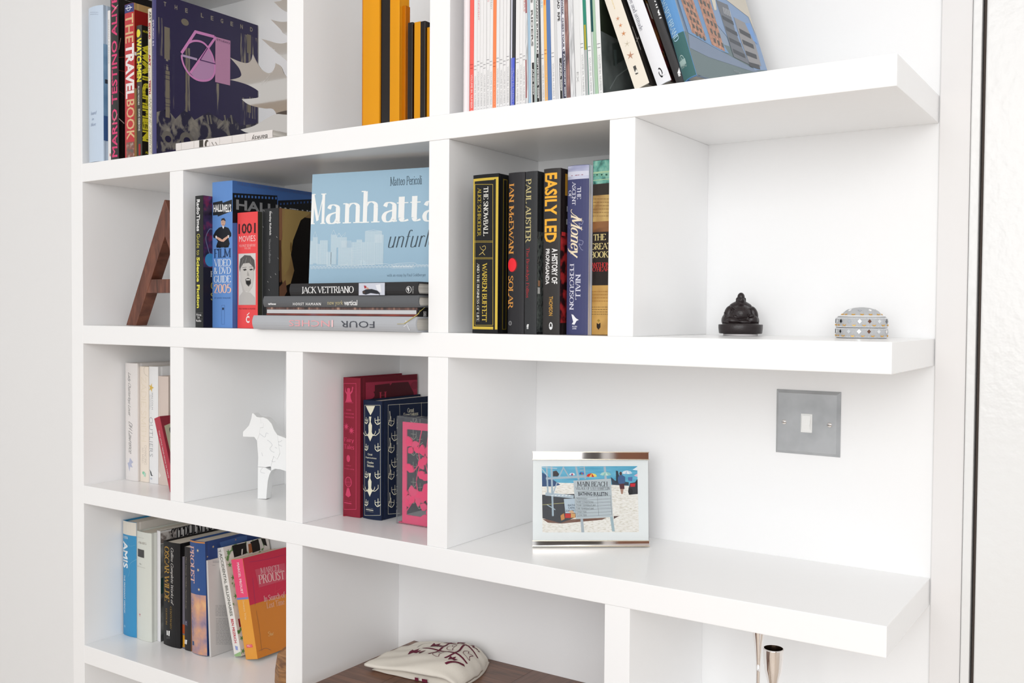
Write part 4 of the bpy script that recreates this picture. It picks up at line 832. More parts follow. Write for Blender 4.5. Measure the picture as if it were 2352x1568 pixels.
# ---- second row, third compartment
g = 'dark hardbacks in the narrow compartment'
b = Book('hardback_book', 'thick black hardback with gold frames on its spine, leftmost of its row', .008, (1085, 763), (1143, 764), (1085, 403), B_, dp=.165, colour='#18181a', group=g, bulge=.0015)
GD = mat('#d9bb4a', .3, metal=.35)
p = b.spine(C8); p.rect(192, 243, 384, 1420, GD).L(2).rect(208, 262, 362, 1398, '#1d1d1f').rect(362, 243, 366, 1420, '#1d1d1f').L(3).frame(212, 285, 352, 1386, .0005, GD)
for y in (728, 737, 858, 867): p.line([(206, y), (350, y)], .0004, GD)
p.text('THE SNOWBALL', 282, 305, 316, 688, '#e8e6df', 'd', font='serif').text('ALICE SCHROEDER', 234, 312, 260, 690, '#b9a33e', 'd', font='serif').text('WARREN BUFFETT', 272, 900, 306, 1360, '#d9bb4a', 'd', font='serif').text('AND THE BUSINESS OF LIFE', 228, 900, 246, 1356, '#d6d4c8', 'd', font='serif')
p.line([(270, 775), (290, 765), (298, 785), (282, 800), (262, 790)], .0006, '#d9c070', True).line([(282, 800), (275, 820), (292, 838)], .0007, '#d9c070').line([(275, 815), (256, 830), (245, 838)], .0007, '#d9c070').line([(262, 790), (252, 770)], .0005, '#d9c070'); p.build(PR)
p = b.front(C8); p.rect(428, 240, 452, 1420, '#7c6a22').L(2).rect(433, 250, 436, 1415, '#1d1d1f').rect(443, 250, 446, 1415, '#1d1d1f'); p.build(CP)
b = Book('hardback_book', 'slim dark hardback with orange lettering and a red spot', .018, (1166, 764), (1203, 765), (1166, 398), B_, dp=.155, colour='#2d2c2f', group=g, bulge=.002)
p = b.spine(C8); p.text('IAN McEWAN', 478, 280, 516, 830, '#dd9a4c', 'd', font='serif').text('SOLAR', 470, 1000, 512, 1262, '#dd9a4c', 'd', font='serif').disc(506, 915, 40, 56, mat('#7a2424', .5)).L(2).disc(503, 915, 35, 52, '#f0303a').L(1).disc(488, 1370, 14, 18, '#8c8c8e').L(2).disc(488, 1370, 9, 12, '#4c4c4e'); p.build(PR)
b = Book('hardback_book', 'dark grey hardback with cream author name and small red title', .018, (1204.5, 765), (1232, 766), (1204.5, 395), B_, dp=.155, colour='#353638', cover='#2a2c2e', group=g, bulge=.0015)
p = b.spine(C8); p.text('PAUL AUSTER', 608, 243, 650, 742, '#c9bb86', 'd', font='serif').text('The Brooklyn Follies', 608, 780, 636, 1172, '#b5343a', 'd', font='serif', thick=1.1).text('ff', 616, 1378, 634, 1416, '#e8e8e8', bold=.04); p.build(PR)
p = b.front(C8); p.rl(.0005, b.H*.37, .15, b.H-.003, noisemat([(0.35, '#22262a'), (0.5, '#6f7672'), (0.62, '#2a2d30'), (0.75, '#9a9890')], (160, 160, 90), 3)).L(2).rect(700, 1035, 716, 1082, '#b98a6a').rect(697, 1090, 716, 1140, '#dcdcd8'); p.build(CP)
b = Book('hardback_book', 'dark hardback with large amber capitals down its spine', .022, (1246.5, 766), (1285, 767), (1246.5, 389), B_, dp=.155, colour='#363332', cover='#2a2323', group=g, bulge=.002)
p = b.spine(C8); p.text('EASILY LED', 758, 200, 852, 738, '#f2b33c', 'd', bold=.03).text('A HISTORY OF', 816, 786, 856, 1062, '#ecebea', 'd', bold=.025).text('PROPAGANDA', 766, 790, 796, 1068, '#ecebea', 'd', bold=.025).text('THOMSON', 794, 1160, 822, 1312, '#d6a24a', 'd', bold=.01).disc(808, 1392, 14, 30, '#e8e8e8').L(2).disc(808, 1385, 7, 14, '#363332').rect(795, 1396, 821, 1399, '#363332'); p.build(PR)
p = b.front(C8); p.rect(915, 200, 935, 375, '#e0a63e').rl(.0005, b.H*.385, .15, b.H*.93, noisemat([(0.42, '#2c1517'), (0.52, '#a82a2c'), (0.66, '#c4383a')], (70, 70, 70), 3)).L(2).rect(885, 655, 915, 690, '#d23a3e').rect(922, 555, 935, 600, '#e8e8e8').rect(925, 455, 932, 498, '#e8e8e8'); p.build(CP)
b = Book('hardback_book', 'slate purple hardback with a cream script word, second from the right upright', .031, (1301, 767), (1350, 769), (1301, 382), B_, dp=.155, colour='#44476f', cover='#d9dce8', group=g, bulge=.0025)
p = b.spine(C8); T, H = b.T, b.H
p.rl(0, .0005, T, .018, noisemat([(0.3, '#8c90b4'), (0.6, '#c9cce0')], (20, 20, 60), 2)); p.L(2).rl(0, .008, T, .014, '#d0d2e2').rl(T*.2, .0125, T*.75, .0135, '#9a6a7c')
p.text('THE', 1017, 306, 1045, 400, '#dcdcea', 'd', font='serif').text('ASCENT', 976, 265, 1004, 448, '#dcdcea', 'd', font='serif').text('OF', 945, 333, 969, 391, '#dcdcea', 'd', font='serif')
p.text('Money', 940, 520, 1050, 862, '#efe0c4', 'd', font='serif', slant=.35, thick=1.6, thin=.4).line([(975, 480), (965, 495), (985, 520), (1010, 535), (1035, 560)], .0009, '#efe0c4', True)
for cy in (600, 760): p.line([(1030, cy-40), (1060, cy-30), (1050, cy), (1030, cy-10), (1045, cy+30), (1060, cy+40)], .0005, '#a5a8c8', True).line([(945, cy-20), (965, cy-5), (945, cy+15), (960, cy+35)], .0004, '#6c70a0', True)
p.text('NIALL', 1004, 988, 1040, 1188, '#dcdcea', 'd', font='serif').text('FERGUSON', 956, 906, 988, 1268, '#dcdcea', 'd', font='serif')
p.poly([(970, 1300), (985, 1305), (1005, 1330), (1028, 1345), (1012, 1352), (995, 1382), (972, 1378), (985, 1360), (978, 1335)], '#f2f2f6').text('ALLEN', 975, 1390, 1015, 1402, '#dcdcea', bold=.03).text('LANE', 978, 1406, 1010, 1418, '#dcdcea', bold=.03); p.build(PR)
b = Book('hardback_book', 'ornate hardback with teal band and parchment panels, half hidden by the upright', .040, (1356, 769), (1395, 770), (1356, 370), B_, X0=1.0596, T=.042, dp=.15, colour='#2a2320', group=g, bulge=.002)
p = b.spine(C8); H, T = b.H, b.T
p.rl(0, .0005, T, H*.135, noisemat([(0.35, '#1f4a48'), (0.5, '#5fa294'), (0.65, '#8cc0ae')], (90, 90, 90), 3)); p.L(2).rl(0, H*.065, T, H*.075, '#a9c9a4').rl(0, H*.11, T, H*.115, '#a9c9a4')
for i in range(5): p.disc(1130+i*38, 210, 14, 12, '#86b79c').L(3).disc(1130+i*38, 210, 8, 6, '#2c5a54').L(2)
p.L(1).rl(0, H*.135, T, H*.20, '#37302c').rl(0, H*.20, T, H*.35, noisemat([(0.3, '#9a7440'), (0.6, '#cfae6a')], (40, 40, 40), 2)).rl(0, H*.35, T, H*.41, noisemat([(0.3, '#4a2a18'), (0.6, '#8c5c30')], (30, 30, 60), 2)).rl(0, H*.715, T, H-.0005, noisemat([(0.3, '#a87c3c'), (0.6, '#d0a458')], (30, 30, 30), 2))
p.L(2).scribble(1120, 385, 1275, 545, '#6e4a24', 6, .0005, 5)
p.text('THE', 1138, 676, 1240, 720, '#e2d091', font='serif').text('GREAT', 1116, 747, 1282, 790, '#e2d091', font='serif').text('BOOKS', 1114, 812, 1284, 856, '#e2d091', font='serif').text('ANTHONY', 1115, 898, 1296, 930, '#c93a3c', font='serif').text("O'HEAR", 1130, 935, 1268, 964, '#c93a3c', font='serif')
p.scribble(1125, 1110, 1270, 1210, '#9c6a30', 4, .0007, 8).scribble(1118, 1235, 1275, 1310, '#4c3a20', 4, .0005, 9).poly([(1165, 1368), (1180, 1378), (1196, 1366), (1196, 1402), (1180, 1422), (1165, 1402)], '#2c2218').poly([(1168, 1350), (1180, 1338), (1194, 1350), (1180, 1362)], '#a5883c'); p.build(PR)

# ---- second row, right: seated figure and trinket box
def blob(name, balls, m, parent, voxel, sm=4, extra=None):
    """ellipsoids melted into one surface: (x, y, z, rx, ry, rz[, tilt about y[, tilt about x]])"""
    bm = bmesh.new()
    for q in balls:
        x, y, z, rx, ry, rz = q[:6]; ty = q[6] if len(q) > 6 else 0; tx = q[7] if len(q) > 7 else 0
        mm = Matrix.Translation((x, y, z)) @ Matrix.Rotation(ty, 4, 'Y') @ Matrix.Rotation(tx, 4, 'X') @ Matrix.Diagonal((rx, ry, rz, 1))
        bmesh.ops.create_icosphere(bm, subdivisions=3, radius=1, matrix=mm)
    me = bpy.data.meshes.new(name); bm.to_mesh(me); bm.free(); me.materials.append(m)
    o = bpy.data.objects.new(name, me); COL.objects.link(o); o.parent = parent
    r_ = o.modifiers.new('r', 'REMESH'); r_.mode = 'VOXEL'; r_.voxel_size = voxel; r_.use_smooth_shade = True
    if sm: s_ = o.modifiers.new('s', 'SMOOTH'); s_.iterations = sm; s_.factor = .5
    return o
DARK = mat('#231a1b', .28, bump=.25, bscale=900)
t = empty('buddha_figurine', (1.208, .180, B_+.0003), (0, 0, math.radians(31))); tag(t, 'small black laughing seated figurine on a round plinth', 'figurine')
MB().lathe([(.0225, 0), (.0225, .0022), (.021, .0024)], 40).build('foot_ring', mat('#d8d4d4', .3), t, True)
o = MB().lathe([(.0265, .0026), (.0275, .0034), (.0282, .010), (.0283, .0140), (.0278, .0148)], 56).build('plinth', DARK, t, True); o.scale = (1.03, .9, 1)
z = .0145
balls = [(0, .002, z+.010, .0235, .016, .010), (0, -.001, z+.0145, .0150, .0150, .0130), (0, .003, z+.0215, .0150, .011, .0105), (-.0100, .003, z+.0215, .0062, .0075, .0085, .6), (.0100, .003, z+.0215, .0062, .0075, .0085, -.6),
         (-.0165, -.002, z+.0150, .0058, .0070, .0105, .25), (.0165, -.002, z+.0150, .0055, .0070, .0100, -.35), (-.0185, .003, z+.0065, .0062, .012, .0085, .2), (.0190, .003, z+.0055, .0058, .012, .0075, -.2),
         (-.011, -.009, z+.0050, .0095, .0070, .0050, .15), (.0130, -.0095, z+.0065, .0080, .0065, .0068), (.003, -.013, z+.0035, .0080, .0040, .0032, .1), (-.015, -.008, z+.003, .0080, .0050, .0030),
         (-.0085, -.0125, z+.0100, .0040, .0028, .0022, .5), (.0115, -.0150, z+.0118, .0042, .0028, .0024, -.3),
         (0, -.001, z+.0315, .0055, .0052, .0050), (0, -.0006, z+.0365, .0049, .0050, .0062), (0, -.003, z+.0322, .0046, .0038, .0030), (-.0056, 0, z+.0325, .0012, .0016, .0034), (.0056, 0, z+.0325, .0012, .0016, .0034), (0, -.0055, z+.0345, .0011, .0012, .0013),
         (0, .0005, z+.0268, .0075, .0060, .0030), (-.0085, -.0085, z+.0205, .0060, .0030, .0016, .5), (.0085, -.0085, z+.0205, .0060, .0030, .0016, -.5), (0, -.0145, z+.0130, .0016, .0012, .0014)]
blob('body', balls, DARK, t, .00055, 2)
MB().lathe([(.0238, z-.0004), (.0242, z+.0006), (.0236, z+.0016)], 40).build('hem', DARK, t, True)
for i, (x, dz, ln) in enumerate(((-.0205, .012, .010), (-.0165, .013, .012), (-.0125, .009, .008), (.0185, .012, .009), (-.0195, .006, .012), (-.0145, .0045, .010), (.0155, .004, .009))):
    tube('robe_fold', [(x-.002, -.0068+abs(x)*.1, z+dz+ln*.4), (x, -.0088+abs(x)*.1, z+dz), (x+.004*(1 if x < 0 else -1), -.0105+abs(x)*.12, z+dz-ln*.35), (x+.008*(1 if x < 0 else -1), -.0118+abs(x)*.15, z+dz-ln*.42)], .0008, DARK, t)
for x in (-.0022, .0022): tube('eye', [(x-.0012, -.0050, z+.0358), (x, -.0056, z+.0362), (x+.0012, -.0050, z+.0358)], .0003, DARK, t)
tube('mouth', [(-.0018, -.0062, z+.0326), (0, -.0066, z+.0319), (.0018, -.0062, z+.0326)], .0003, mat('#0e0a0a', .4), t)
# trinket box
SIL = mat('#c9cbcd', .4, metal=.15, bump=.8, bscale=2200); BEAD = mat('#dfe0e2', .2, metal=.3); GOLD = mat('#e0a72e', .3, metal=.25)
t = empty('trinket_box', (1.366, .172, B_+.0003), (0, 0, math.radians(27))); tag(t, 'small silver domed trinket box studded with mirror lozenges and gold crescents', 'box')
RX, RY = .0292, .0255
_sp = []
for i in range(2001):
    a_ = 2*PI*i/2000; c_, s_ = math.cos(a_), math.sin(a_); _sp.append((RX*math.copysign(abs(c_)**(2/3.2), c_), RY*math.copysign(abs(s_)**(2/3.2), s_)))
_cl = [0]
for i in range(2000): _cl.append(_cl[-1]+math.hypot(_sp[i+1][0]-_sp[i][0], _sp[i+1][1]-_sp[i][1]))
import bisect
def sup(a_, k=1.0):
    """point on the rounded outline, even spacing along its length"""
    l = (a_/(2*PI) % 1)*_cl[-1]; i = min(bisect.bisect_left(_cl, l), 2000); i = max(i, 1); f = (l-_cl[i-1])/max(_cl[i]-_cl[i-1], 1e-12)
    return (k*(_sp[i-1][0]+(_sp[i][0]-_sp[i-1][0])*f), k*(_sp[i-1][1]+(_sp[i][1]-_sp[i-1][1])*f))
def ringsolid(prof, name, m):
    V = []; Fc = []; N = 64
    for k, z in prof:
        for i in range(N): x, y = sup(2*PI*i/N, k); V.append((x, y, z))
    for j in range(len(prof)-1):
        for i in range(N): Fc.append((j*N+i, j*N+(i+1) % N, (j+1)*N+(i+1) % N, (j+1)*N+i))
    Fc.append(tuple(range(N))[::-1]); Fc.append(tuple(range((len(prof)-1)*N, len(prof)*N)))
    return mesh(name, V, Fc, m, t, smooth=True)
ringsolid([(.96, 0), (.985, .0006), (1, .002), (1, .0110), (.985, .0122), (.97, .0123)], 'box_base', SIL)
lid = ringsolid([(.97, .0126), (.99, .0128), (1, .0140), (1, .0225), (.985, .0245), (.90, .0262), (.80, .0272), (.78, .0282), (.68, .0320), (.50, .0352), (.30, .0370), (.08, .0378)], 'lid', SIL)
ringsolid([(.90, .0262), (.93, .0264), (.90, .0272), (.80, .0282), (.78, .0276)], 'rim', mat('#eceded', .3))
def beads(z, k, n, name='bead_trim'):
    bm = bmesh.new()
    for i in range(n):
        x, y = sup(2*PI*i/n, k); bmesh.ops.create_icosphere(bm, subdivisions=1, radius=.00062, matrix=Matrix.Translation((x, y, z)))
    me = bpy.data.meshes.new(name); bm.to_mesh(me); bm.free(); me.materials.append(BEAD); o = bpy.data.objects.new(name, me); COL.objects.link(o); o.parent = t; o['kind'] = 'stuff'
for z, k in ((.0014, 1.0), (.0115, 1.0), (.0140, 1.0), (.0240, .995)): beads(z, k, 110)
rnd = random.Random(3)
def stud(ang, z, k, kind, slope=0.0):
    x, y = sup(ang, k+.006); x2, y2 = sup(ang+.03, k); x1, y1 = sup(ang-.03, k); tx, ty = x2-x1, y2-y1; l = math.hypot(tx, ty); tx /= l; ty /= l; nx, ny = ty, -tx
    up = Vector((-nx*math.sin(slope), -ny*math.sin(slope), math.cos(slope))); T_ = Vector((tx, ty, 0)); Nn = T_.cross(up)
    def W_(a_, b_, c_=0): return Vector((x, y, z))+T_*a_+up*b_+Nn*c_
    if kind == 'd':
        s1 = .0023; s2 = .0026; pts = [(s1, 0), (0, s2), (-s1, 0), (0, -s2)]; m_ = mat(rnd.choice(['#e8eaec', '#8a8e92', '#c9cdd2', '#f4f4f4']), .05, metal=1.0); nm = 'mirror_lozenge'
    else:
        pts = [(math.cos(a_)*.0022, math.sin(a_)*.0020) for a_ in [PI*(1+i/8) for i in range(9)]]+[(math.cos(a_)*.0021, math.sin(a_)*.0009+.0) for a_ in [PI*(2-i/6) for i in range(1, 6)]]; m_ = GOLD; nm = 'gold_crescent'
    V = [W_(a_, b_, .0005) for a_, b_ in pts]+[W_(a_, b_, -.0006) for a_, b_ in pts]; k_ = len(pts)
    Fc = [tuple(range(k_)), tuple(range(2*k_-1, k_-1, -1))]+[(i, k_+i, k_+(i+1) % k_, (i+1) % k_) for i in range(k_)]
    mesh(nm, V, Fc, m_, t)
for i in range(16):
    a_ = 2*PI*i/16+.1
    stud(a_, .0082, 1, 'd'); stud(a_+.15, .0038, 1, 'c'); stud(a_+.02, .0206, 1, 'd'); stud(a_+.2, .0168, 1, 'c')
for i in range(14): stud(2*PI*i/14+.05, .0296, .745, 'c', .7)
for i in range(9): stud(2*PI*i/9+.2, .0338, .58, 'd', .95)
# ---- third row: pale books
g = 'pale books in the leftmost compartment of the third row'
b = Book('hardback_book', 'white hardback with black handwritten title, leftmost of the pale books', .085, (289, 1101), (318, 1103), (289, 833), C_, dp=.14, colour='#e9e5e3', pages=PAGE, group=g, bulge=.002, T=.0378)
p = b.spine(F5)
def hand(p, x0, y0, x1, y1, m, seed, n=26, w_=.0006):
    rnd = random.Random(seed); pts = []
    for i in range(n*2+1):
        y = y0+(y1-y0)*i/(n*2); x = (x0+x1)/2+(x1-x0)*(.5 if i % 2 else -.5)*rnd.uniform(.25, 1.0)
        pts.append((x, y+(rnd.uniform(-8, 2) if i % 2 else 4)))
    p.line(pts, w_, m, True)
p.text("Lady Chatterleys Lover", 120, 170, 162, 665, '#55565a', 'd', font='x', slant=.55, thick=.9, thin=.45).text('DH Lawrence', 135, 720, 178, 1088, '#55565a', 'd', font='x', slant=.55, thick=.9, thin=.45)
p.poly([(150, 1130), (185, 1180), (165, 1200), (180, 1240), (150, 1230), (145, 1285), (130, 1220), (120, 1190), (140, 1180)], '#b9bed4'); p.build(PR)
b = Book('paperback_book', 'cream paperback with faint thin capitals and a small green mark', .090, (322, 1110), (342, 1112), (322, 841), C_, dp=.13, colour='#efe4d6', hard=False, group=g, bulge=.001, rough=.6)
p = b.spine(F5); p.text('ZADIE SMITH', 268, 225, 328, 950, '#dccfae', 'd', font='x', thick=.22, thin=.2).line([(318, 105), (302, 130), (305, 170), (322, 200), (345, 215)], .0003, '#8c8680', True).text('CHANGING', 308, 990, 332, 1210, '#a8a09a', 'd', font='x', thick=.5, thin=.4).text('MY MIND', 278, 1020, 300, 1190, '#b9b0aa', 'd', font='x', thick=.5, thin=.4).disc(298, 1302, 15, 20, '#8fd0ae').L(2).rect(302, 1300, 322, 1345, '#b5dcc8'); p.build(PR)
b = Book('hardback_book', 'white hardback with a gold star and grey capitals', .0895, (342.5, 1111), (363.5, 1113), (342.5, 841), C_, dp=.135, colour='#edeeef', group=g, bulge=.0015, X0=.0736)
p = b.spine(F5); p.star(384, 343, 52, '#e0bb5a', 5, .42, -1.3).text('MALCOLM', 388, 400, 408, 590, '#b4b6ba', 'd').text('GLADWELL', 362, 420, 378, 590, '#c9cbce', 'd').rect(364, 628, 395, 632, '#b8babd').text('OUTLIERS', 360, 672, 406, 1122, '#9a9da2', 'd', bold=-.02).poly([(365, 1262), (385, 1290), (395, 1325), (412, 1332), (385, 1336), (378, 1320)], '#4a4c50').disc(385, 1365, 14, 14, '#c3c8d2'); p.build(PR)
b = Book('hardback_book', 'beige cloth hardback shorter than its pale neighbours, next to the red booklet', .0890, (364, 1115), (386, 1117), (364, 863), C_, dp=.13, colour='#d8c9c0', cover='#cdbfb6', group=g, bulge=.002, X0=.1018, T=.030)
p = b.spine(F5); p.line([(474, 295), (480, 450)], .0006, '#e4dad2').line([(480, 465), (486, 615)], .0006, '#e4dad2').line([(476, 1045), (486, 1235)], .0006, '#c2b2a8').poly([(468, 1285), (498, 1330), (480, 1355), (468, 1350)], '#eee6de'); p.build(PR)
b = Book('paperback_book', 'small crimson booklet leaning against the upright in the third row', .049, (391.5, 1135), (400, 1140), (353.5, 958), C_, H=.138, T=.0168, dp=.085, colour='#b23a4a', cover='#8c2c3a', hard=False, group=g, bulge=.0003)
p = b.spine(F5); slanttext(p, 'THAT LITTLE TREND MEANS TO TOKYO', 462, 825, 572, 1362, .0030, '#e6c3c6', 'sans'); p.build(PR)
p = b.front(F5); p.poly([(525, 772), (700, 700), (760, 1040), (600, 1100)], '#b8b49a').L(2).disc(600, 830, 25, 40, '#3c3c38'); p.build(CP)
# ---- white jigsaw horse
t0 = onZ(591, 1145, C_); yw = math.radians(12)
t = empty('wooden_horse', (t0.x, t0.y, C_+.0003), (0, 0, yw)); tag(t, 'white jigsaw horse standing alone in a third row compartment', 'horse figurine')
nrm = Vector((math.sin(yw), -math.cos(yw), 0)); ax = Vector((math.cos(yw), math.sin(yw), 0))
def HP(x, y):
    q = hit(540+x/6.815, 930+y/6.815, t.location, nrm)-t.location; return (q.dot(ax), q.z)
WH = mat('#f6f7f7', .35)
head = [(265, 130), (285, 128), (340, 185), (392, 192), (400, 285), (445, 280), (440, 350), (388, 360), (384, 450), (340, 560), (300, 500), (122, 495), (122, 420), (215, 320), (250, 215)]
neck = [(392, 192), (440, 190), (500, 215), (570, 290), (610, 390), (660, 465), (675, 570), (680, 630), (700, 750), (660, 850), (600, 800), (560, 960), (470, 975), (355, 965), (360, 820), (340, 560), (384, 450), (388, 360), (440, 350), (445, 280), (400, 285)]
hb = [HP(*q) for q in [(660, 465), (675, 570), (680, 630), (700, 750), (660, 850), (600, 800), (560, 960), (565, 1030), (620, 995), (700, 1000)]]
bx = HP(700, 1000)
leg1 = [(355, 968), (470, 978), (565, 1032), (535, 1090), (512, 1180), (497, 1330), (487, 1470), (351, 1465)]
def part(name, pts, y0=0, y1=.0145, inset=.00006):
    cx_ = sum(a_ for a_, b_ in pts)/len(pts); cz_ = sum(b_ for a_, b_ in pts)/len(pts)
    pts = [(a_-math.copysign(min(inset, abs(a_-cx_)), a_-cx_), b_-math.copysign(min(inset, abs(b_-cz_)), b_-cz_)) for a_, b_ in pts]
    MB().prism(pts, y0, y1, 'y').build(name, WH, t, bev=.0004)
part('head', [HP(*q) for q in head]); part('neck', [HP(*q) for q in neck]); part('leg', [HP(*q) for q in leg1], 0, .0145)
X1 = HP(1010, 900)[0]; zt = HP(660, 465)[1]; zb = HP(700, 1000)[1]; zl = HP(351, 1465)[1]*0
part('body', [HP(660, 465), HP(800, 520), (X1-.006, zt-.006), (X1, zt-.014), (X1, zb-.002), HP(900, 1050), HP(795, 1035), HP(700, 1005), HP(620, 998), HP(565, 1030), HP(560, 962), HP(602, 805), HP(660, 852), HP(702, 752), HP(682, 632), HP(677, 572)])
part('leg', [(X1-.020, 0), (X1-.001, 0), (X1, zb-.002), (X1-.024, zb+.000)], 0, .0145)
for pts in ([(385, 445), (420, 475), (465, 502), (478, 470), (490, 435), (520, 450)], [(505, 545), (560, 590), (580, 630), (545, 680), (570, 720), (615, 742)], [(415, 740), (432, 797)], [(432, 985), (400, 1020), (410, 1055), (465, 1065)], [(570, 870), (600, 888), (630, 878)], [(625, 660), (655, 675)], [(675, 570), (700, 575), (735, 552)], [(680, 622), (735, 645)]):
    q = [HP(*u) for u in pts]; tube('jigsaw_line', [(a_, -.00005, b_) for a_, b_ in (catmull(q, 4) if len(q) > 2 else q)], .00022, mat('#b9bcc2', .6), t)
# ---- third row: cloth classics
g = 'cloth-bound classics in the third row'
RC = mat('#8a2437', .7, bump=.3, bscale=2500); RCd = mat('#6f1a2a', .7, bump=.3, bscale=2500)
b = Book('hardback_book', 'crimson cloth hardback with pink fairy tale ornaments', .0836, (788, 1183), (827, 1184), (788, 866), C_, dp=.142, colour=RC, cover=RCd, group=g, bulge=.002, lean=0)
RP = '#cf4468'
p = b.spine(E3); p.frame(360, 262, 455, 1205, .0007, RP)
p.poly([(375, 285), (380, 320), (390, 330), (388, 300), (400, 295), (412, 300), (412, 330), (425, 315), (428, 285), (436, 290), (430, 325), (415, 345), (418, 375), (428, 400), (375, 400), (384, 372), (386, 345), (372, 325)], RP).rect(370, 400, 436, 408, RP)
p.text('HANS', 382, 453, 422, 468, RP, font='serif').text('CHRISTIAN', 364, 480, 440, 496, RP, font='serif').text('ANDERSEN', 366, 506, 440, 523, RP, font='serif').star(382, 585, 32, RP, 9, .35).star(422, 615, 32, RP, 9, .35)
p.text('Fairy', 364, 665, 440, 712, RP, font='serif', thick=1.4).text('Tales', 362, 715, 442, 758, RP, font='serif', thick=1.4).disc(398, 824, 14, 28, RP).text('A NEW', 376, 870, 422, 884, RP, font='serif').text('TRANSLATION', 362, 893, 442, 912, RP, font='serif')
p.L(1).disc(398, 1000, 27, 43, RP).L(2).disc(398, 1000, 22, 37, '#8a2437').L(3).line([(398, 960), (398, 1042)], .0006, RP).line([(385, 965), (383, 1000), (392, 1040)], .0005, RP).line([(412, 965), (414, 1000), (404, 1040)], .0005, RP).line([(372, 1000), (424, 1000)], .0005, RP).poly([(390, 1045), (406, 1045), (420, 1100), (400, 1115), (376, 1098)], RP)
p.text('PENGUIN', 366, 1138, 424, 1150, RP, font='serif').rect(366, 1157, 424, 1159, RP).text('CLASSICS', 368, 1163, 424, 1174, RP, font='serif'); p.build(PR)
p = b.front(E3); p.poly([(522, 255), (940, 232), (935, 420), (522, 480)], '#a3304a').L(2).poly([(590, 275), (700, 262), (705, 278), (720, 258), (840, 250), (880, 330), (890, 420), (600, 460), (545, 350), (590, 320)], '#4f1420').L(3).text('H', 622, 328, 678, 376, '#b8384f', font='serif').disc(560, 350, 28, 25, '#a3304a').disc(890, 275, 30, 26, '#8c2840'); p.build(CP)
t_ = b.root; MB().prism([(.002, -.0022), (.006, -.006), (.010, -.0025), (.006, -.0018)], .0002, .0008).build('ribbon_end', mat('#b02a3e', .6), t_)
NVY = mat('#18243f', .75, bump=.3, bscale=2500)
b = Book('hardback_book', 'navy cloth hardback patterned with cream chandeliers', .0880, (837, 1192), (876, 1194), (837, 918), C_, dp=.14, colour=NVY, group=g, bulge=.0028, lean=0, X0=.6205)
CRM = '#e2dfc8'
p = b.spine(E3); p.frame(518, 425, 634, 1250, .0004, CRM)
def chand(p, x, y, s_):
    p.poly([(x-9*s_, y-70*s_), (x+9*s_, y-70*s_), (x+4*s_, y-30*s_), (x+14*s_, y-5*s_), (x+12*s_, y+45*s_), (x+20*s_, y+70*s_), (x, y+115*s_), (x-20*s_, y+70*s_), (x-12*s_, y+45*s_), (x-14*s_, y-5*s_), (x-4*s_, y-30*s_)], CRM)
    for sg in (-1, 1):
        for q, h in ((62, 30), (38, 15)): p.line([(x+sg*8*s_, y+55*s_), (x+sg*q*.6*s_, y+72*s_), (x+sg*q*s_, y+50*s_)], .0010, CRM, True).line([(x+sg*q*s_, y+52*s_), (x+sg*q*s_, y+(52-h)*s_)], .0008, CRM)
def sconce(p, x, y, s_, sg):
    p.line([(x, y+20*s_), (x+sg*20*s_, y+34*s_), (x+sg*36*s_, y+14*s_)], .0013, CRM, True).line([(x+sg*36*s_, y+14*s_), (x+sg*36*s_, y-14*s_)], .0009, CRM).line([(x+sg*16*s_, y+28*s_), (x+sg*16*s_, y-26*s_)], .0010, CRM).line([(x+sg*2*s_, y), (x+sg*34*s_, y+4*s_)], .0008, CRM)
chand(p, 565, 580, 1.0); chand(p, 562, 1000, .95); p.poly([(530, 430), (600, 430), (585, 470), (568, 500), (548, 465)], CRM)
for y in (440, 535, 735, 940, 1150):
    if y > 450: sconce(p, 519, y, .8, 1); sconce(p, 636, y, 1.0, -1)
p.text('Great', 546, 782, 582, 802, CRM, font='serif').text('Expectations', 528, 808, 610, 832, CRM, font='serif').text('Charles', 540, 842, 590, 864, CRM, font='serif').text('Dickens', 540, 866, 592, 890, CRM, font='serif').text('PENGUIN', 534, 1192, 586, 1202, CRM, font='serif').rect(532, 1207, 588, 1210, CRM).text('CLASSICS', 534, 1215, 588, 1226, CRM, font='serif'); p.build(PR)
p = b.front(E3); p.line([(1200, 385), (690, 424), (690, 1242), (780, 1235)], .0006, CRM).line([(776, 418), (778, 520)], .0005, CRM).line([(940, 404), (942, 520)], .0005, CRM).text('Great', 835, 448, 884, 476, CRM, font='serif').text('Expectations', 805, 484, 916, 508, CRM, font='serif')
for y in (540, 740, 940, 1150): sconce(p, 692, y, 1.2, 1); p.line([(702, y-70), (705, y-20), (696, y+20)], .0016, CRM, True)
for y in (650, 850, 1055): sconce(p, 760, y, 1.2, -1)
for y in (520, 640, 760, 880, 1000, 1120): sconce(p, 860, y, 1.2, 1); sconce(p, 950, y+40, 1.2, -1)
p.build(CP)
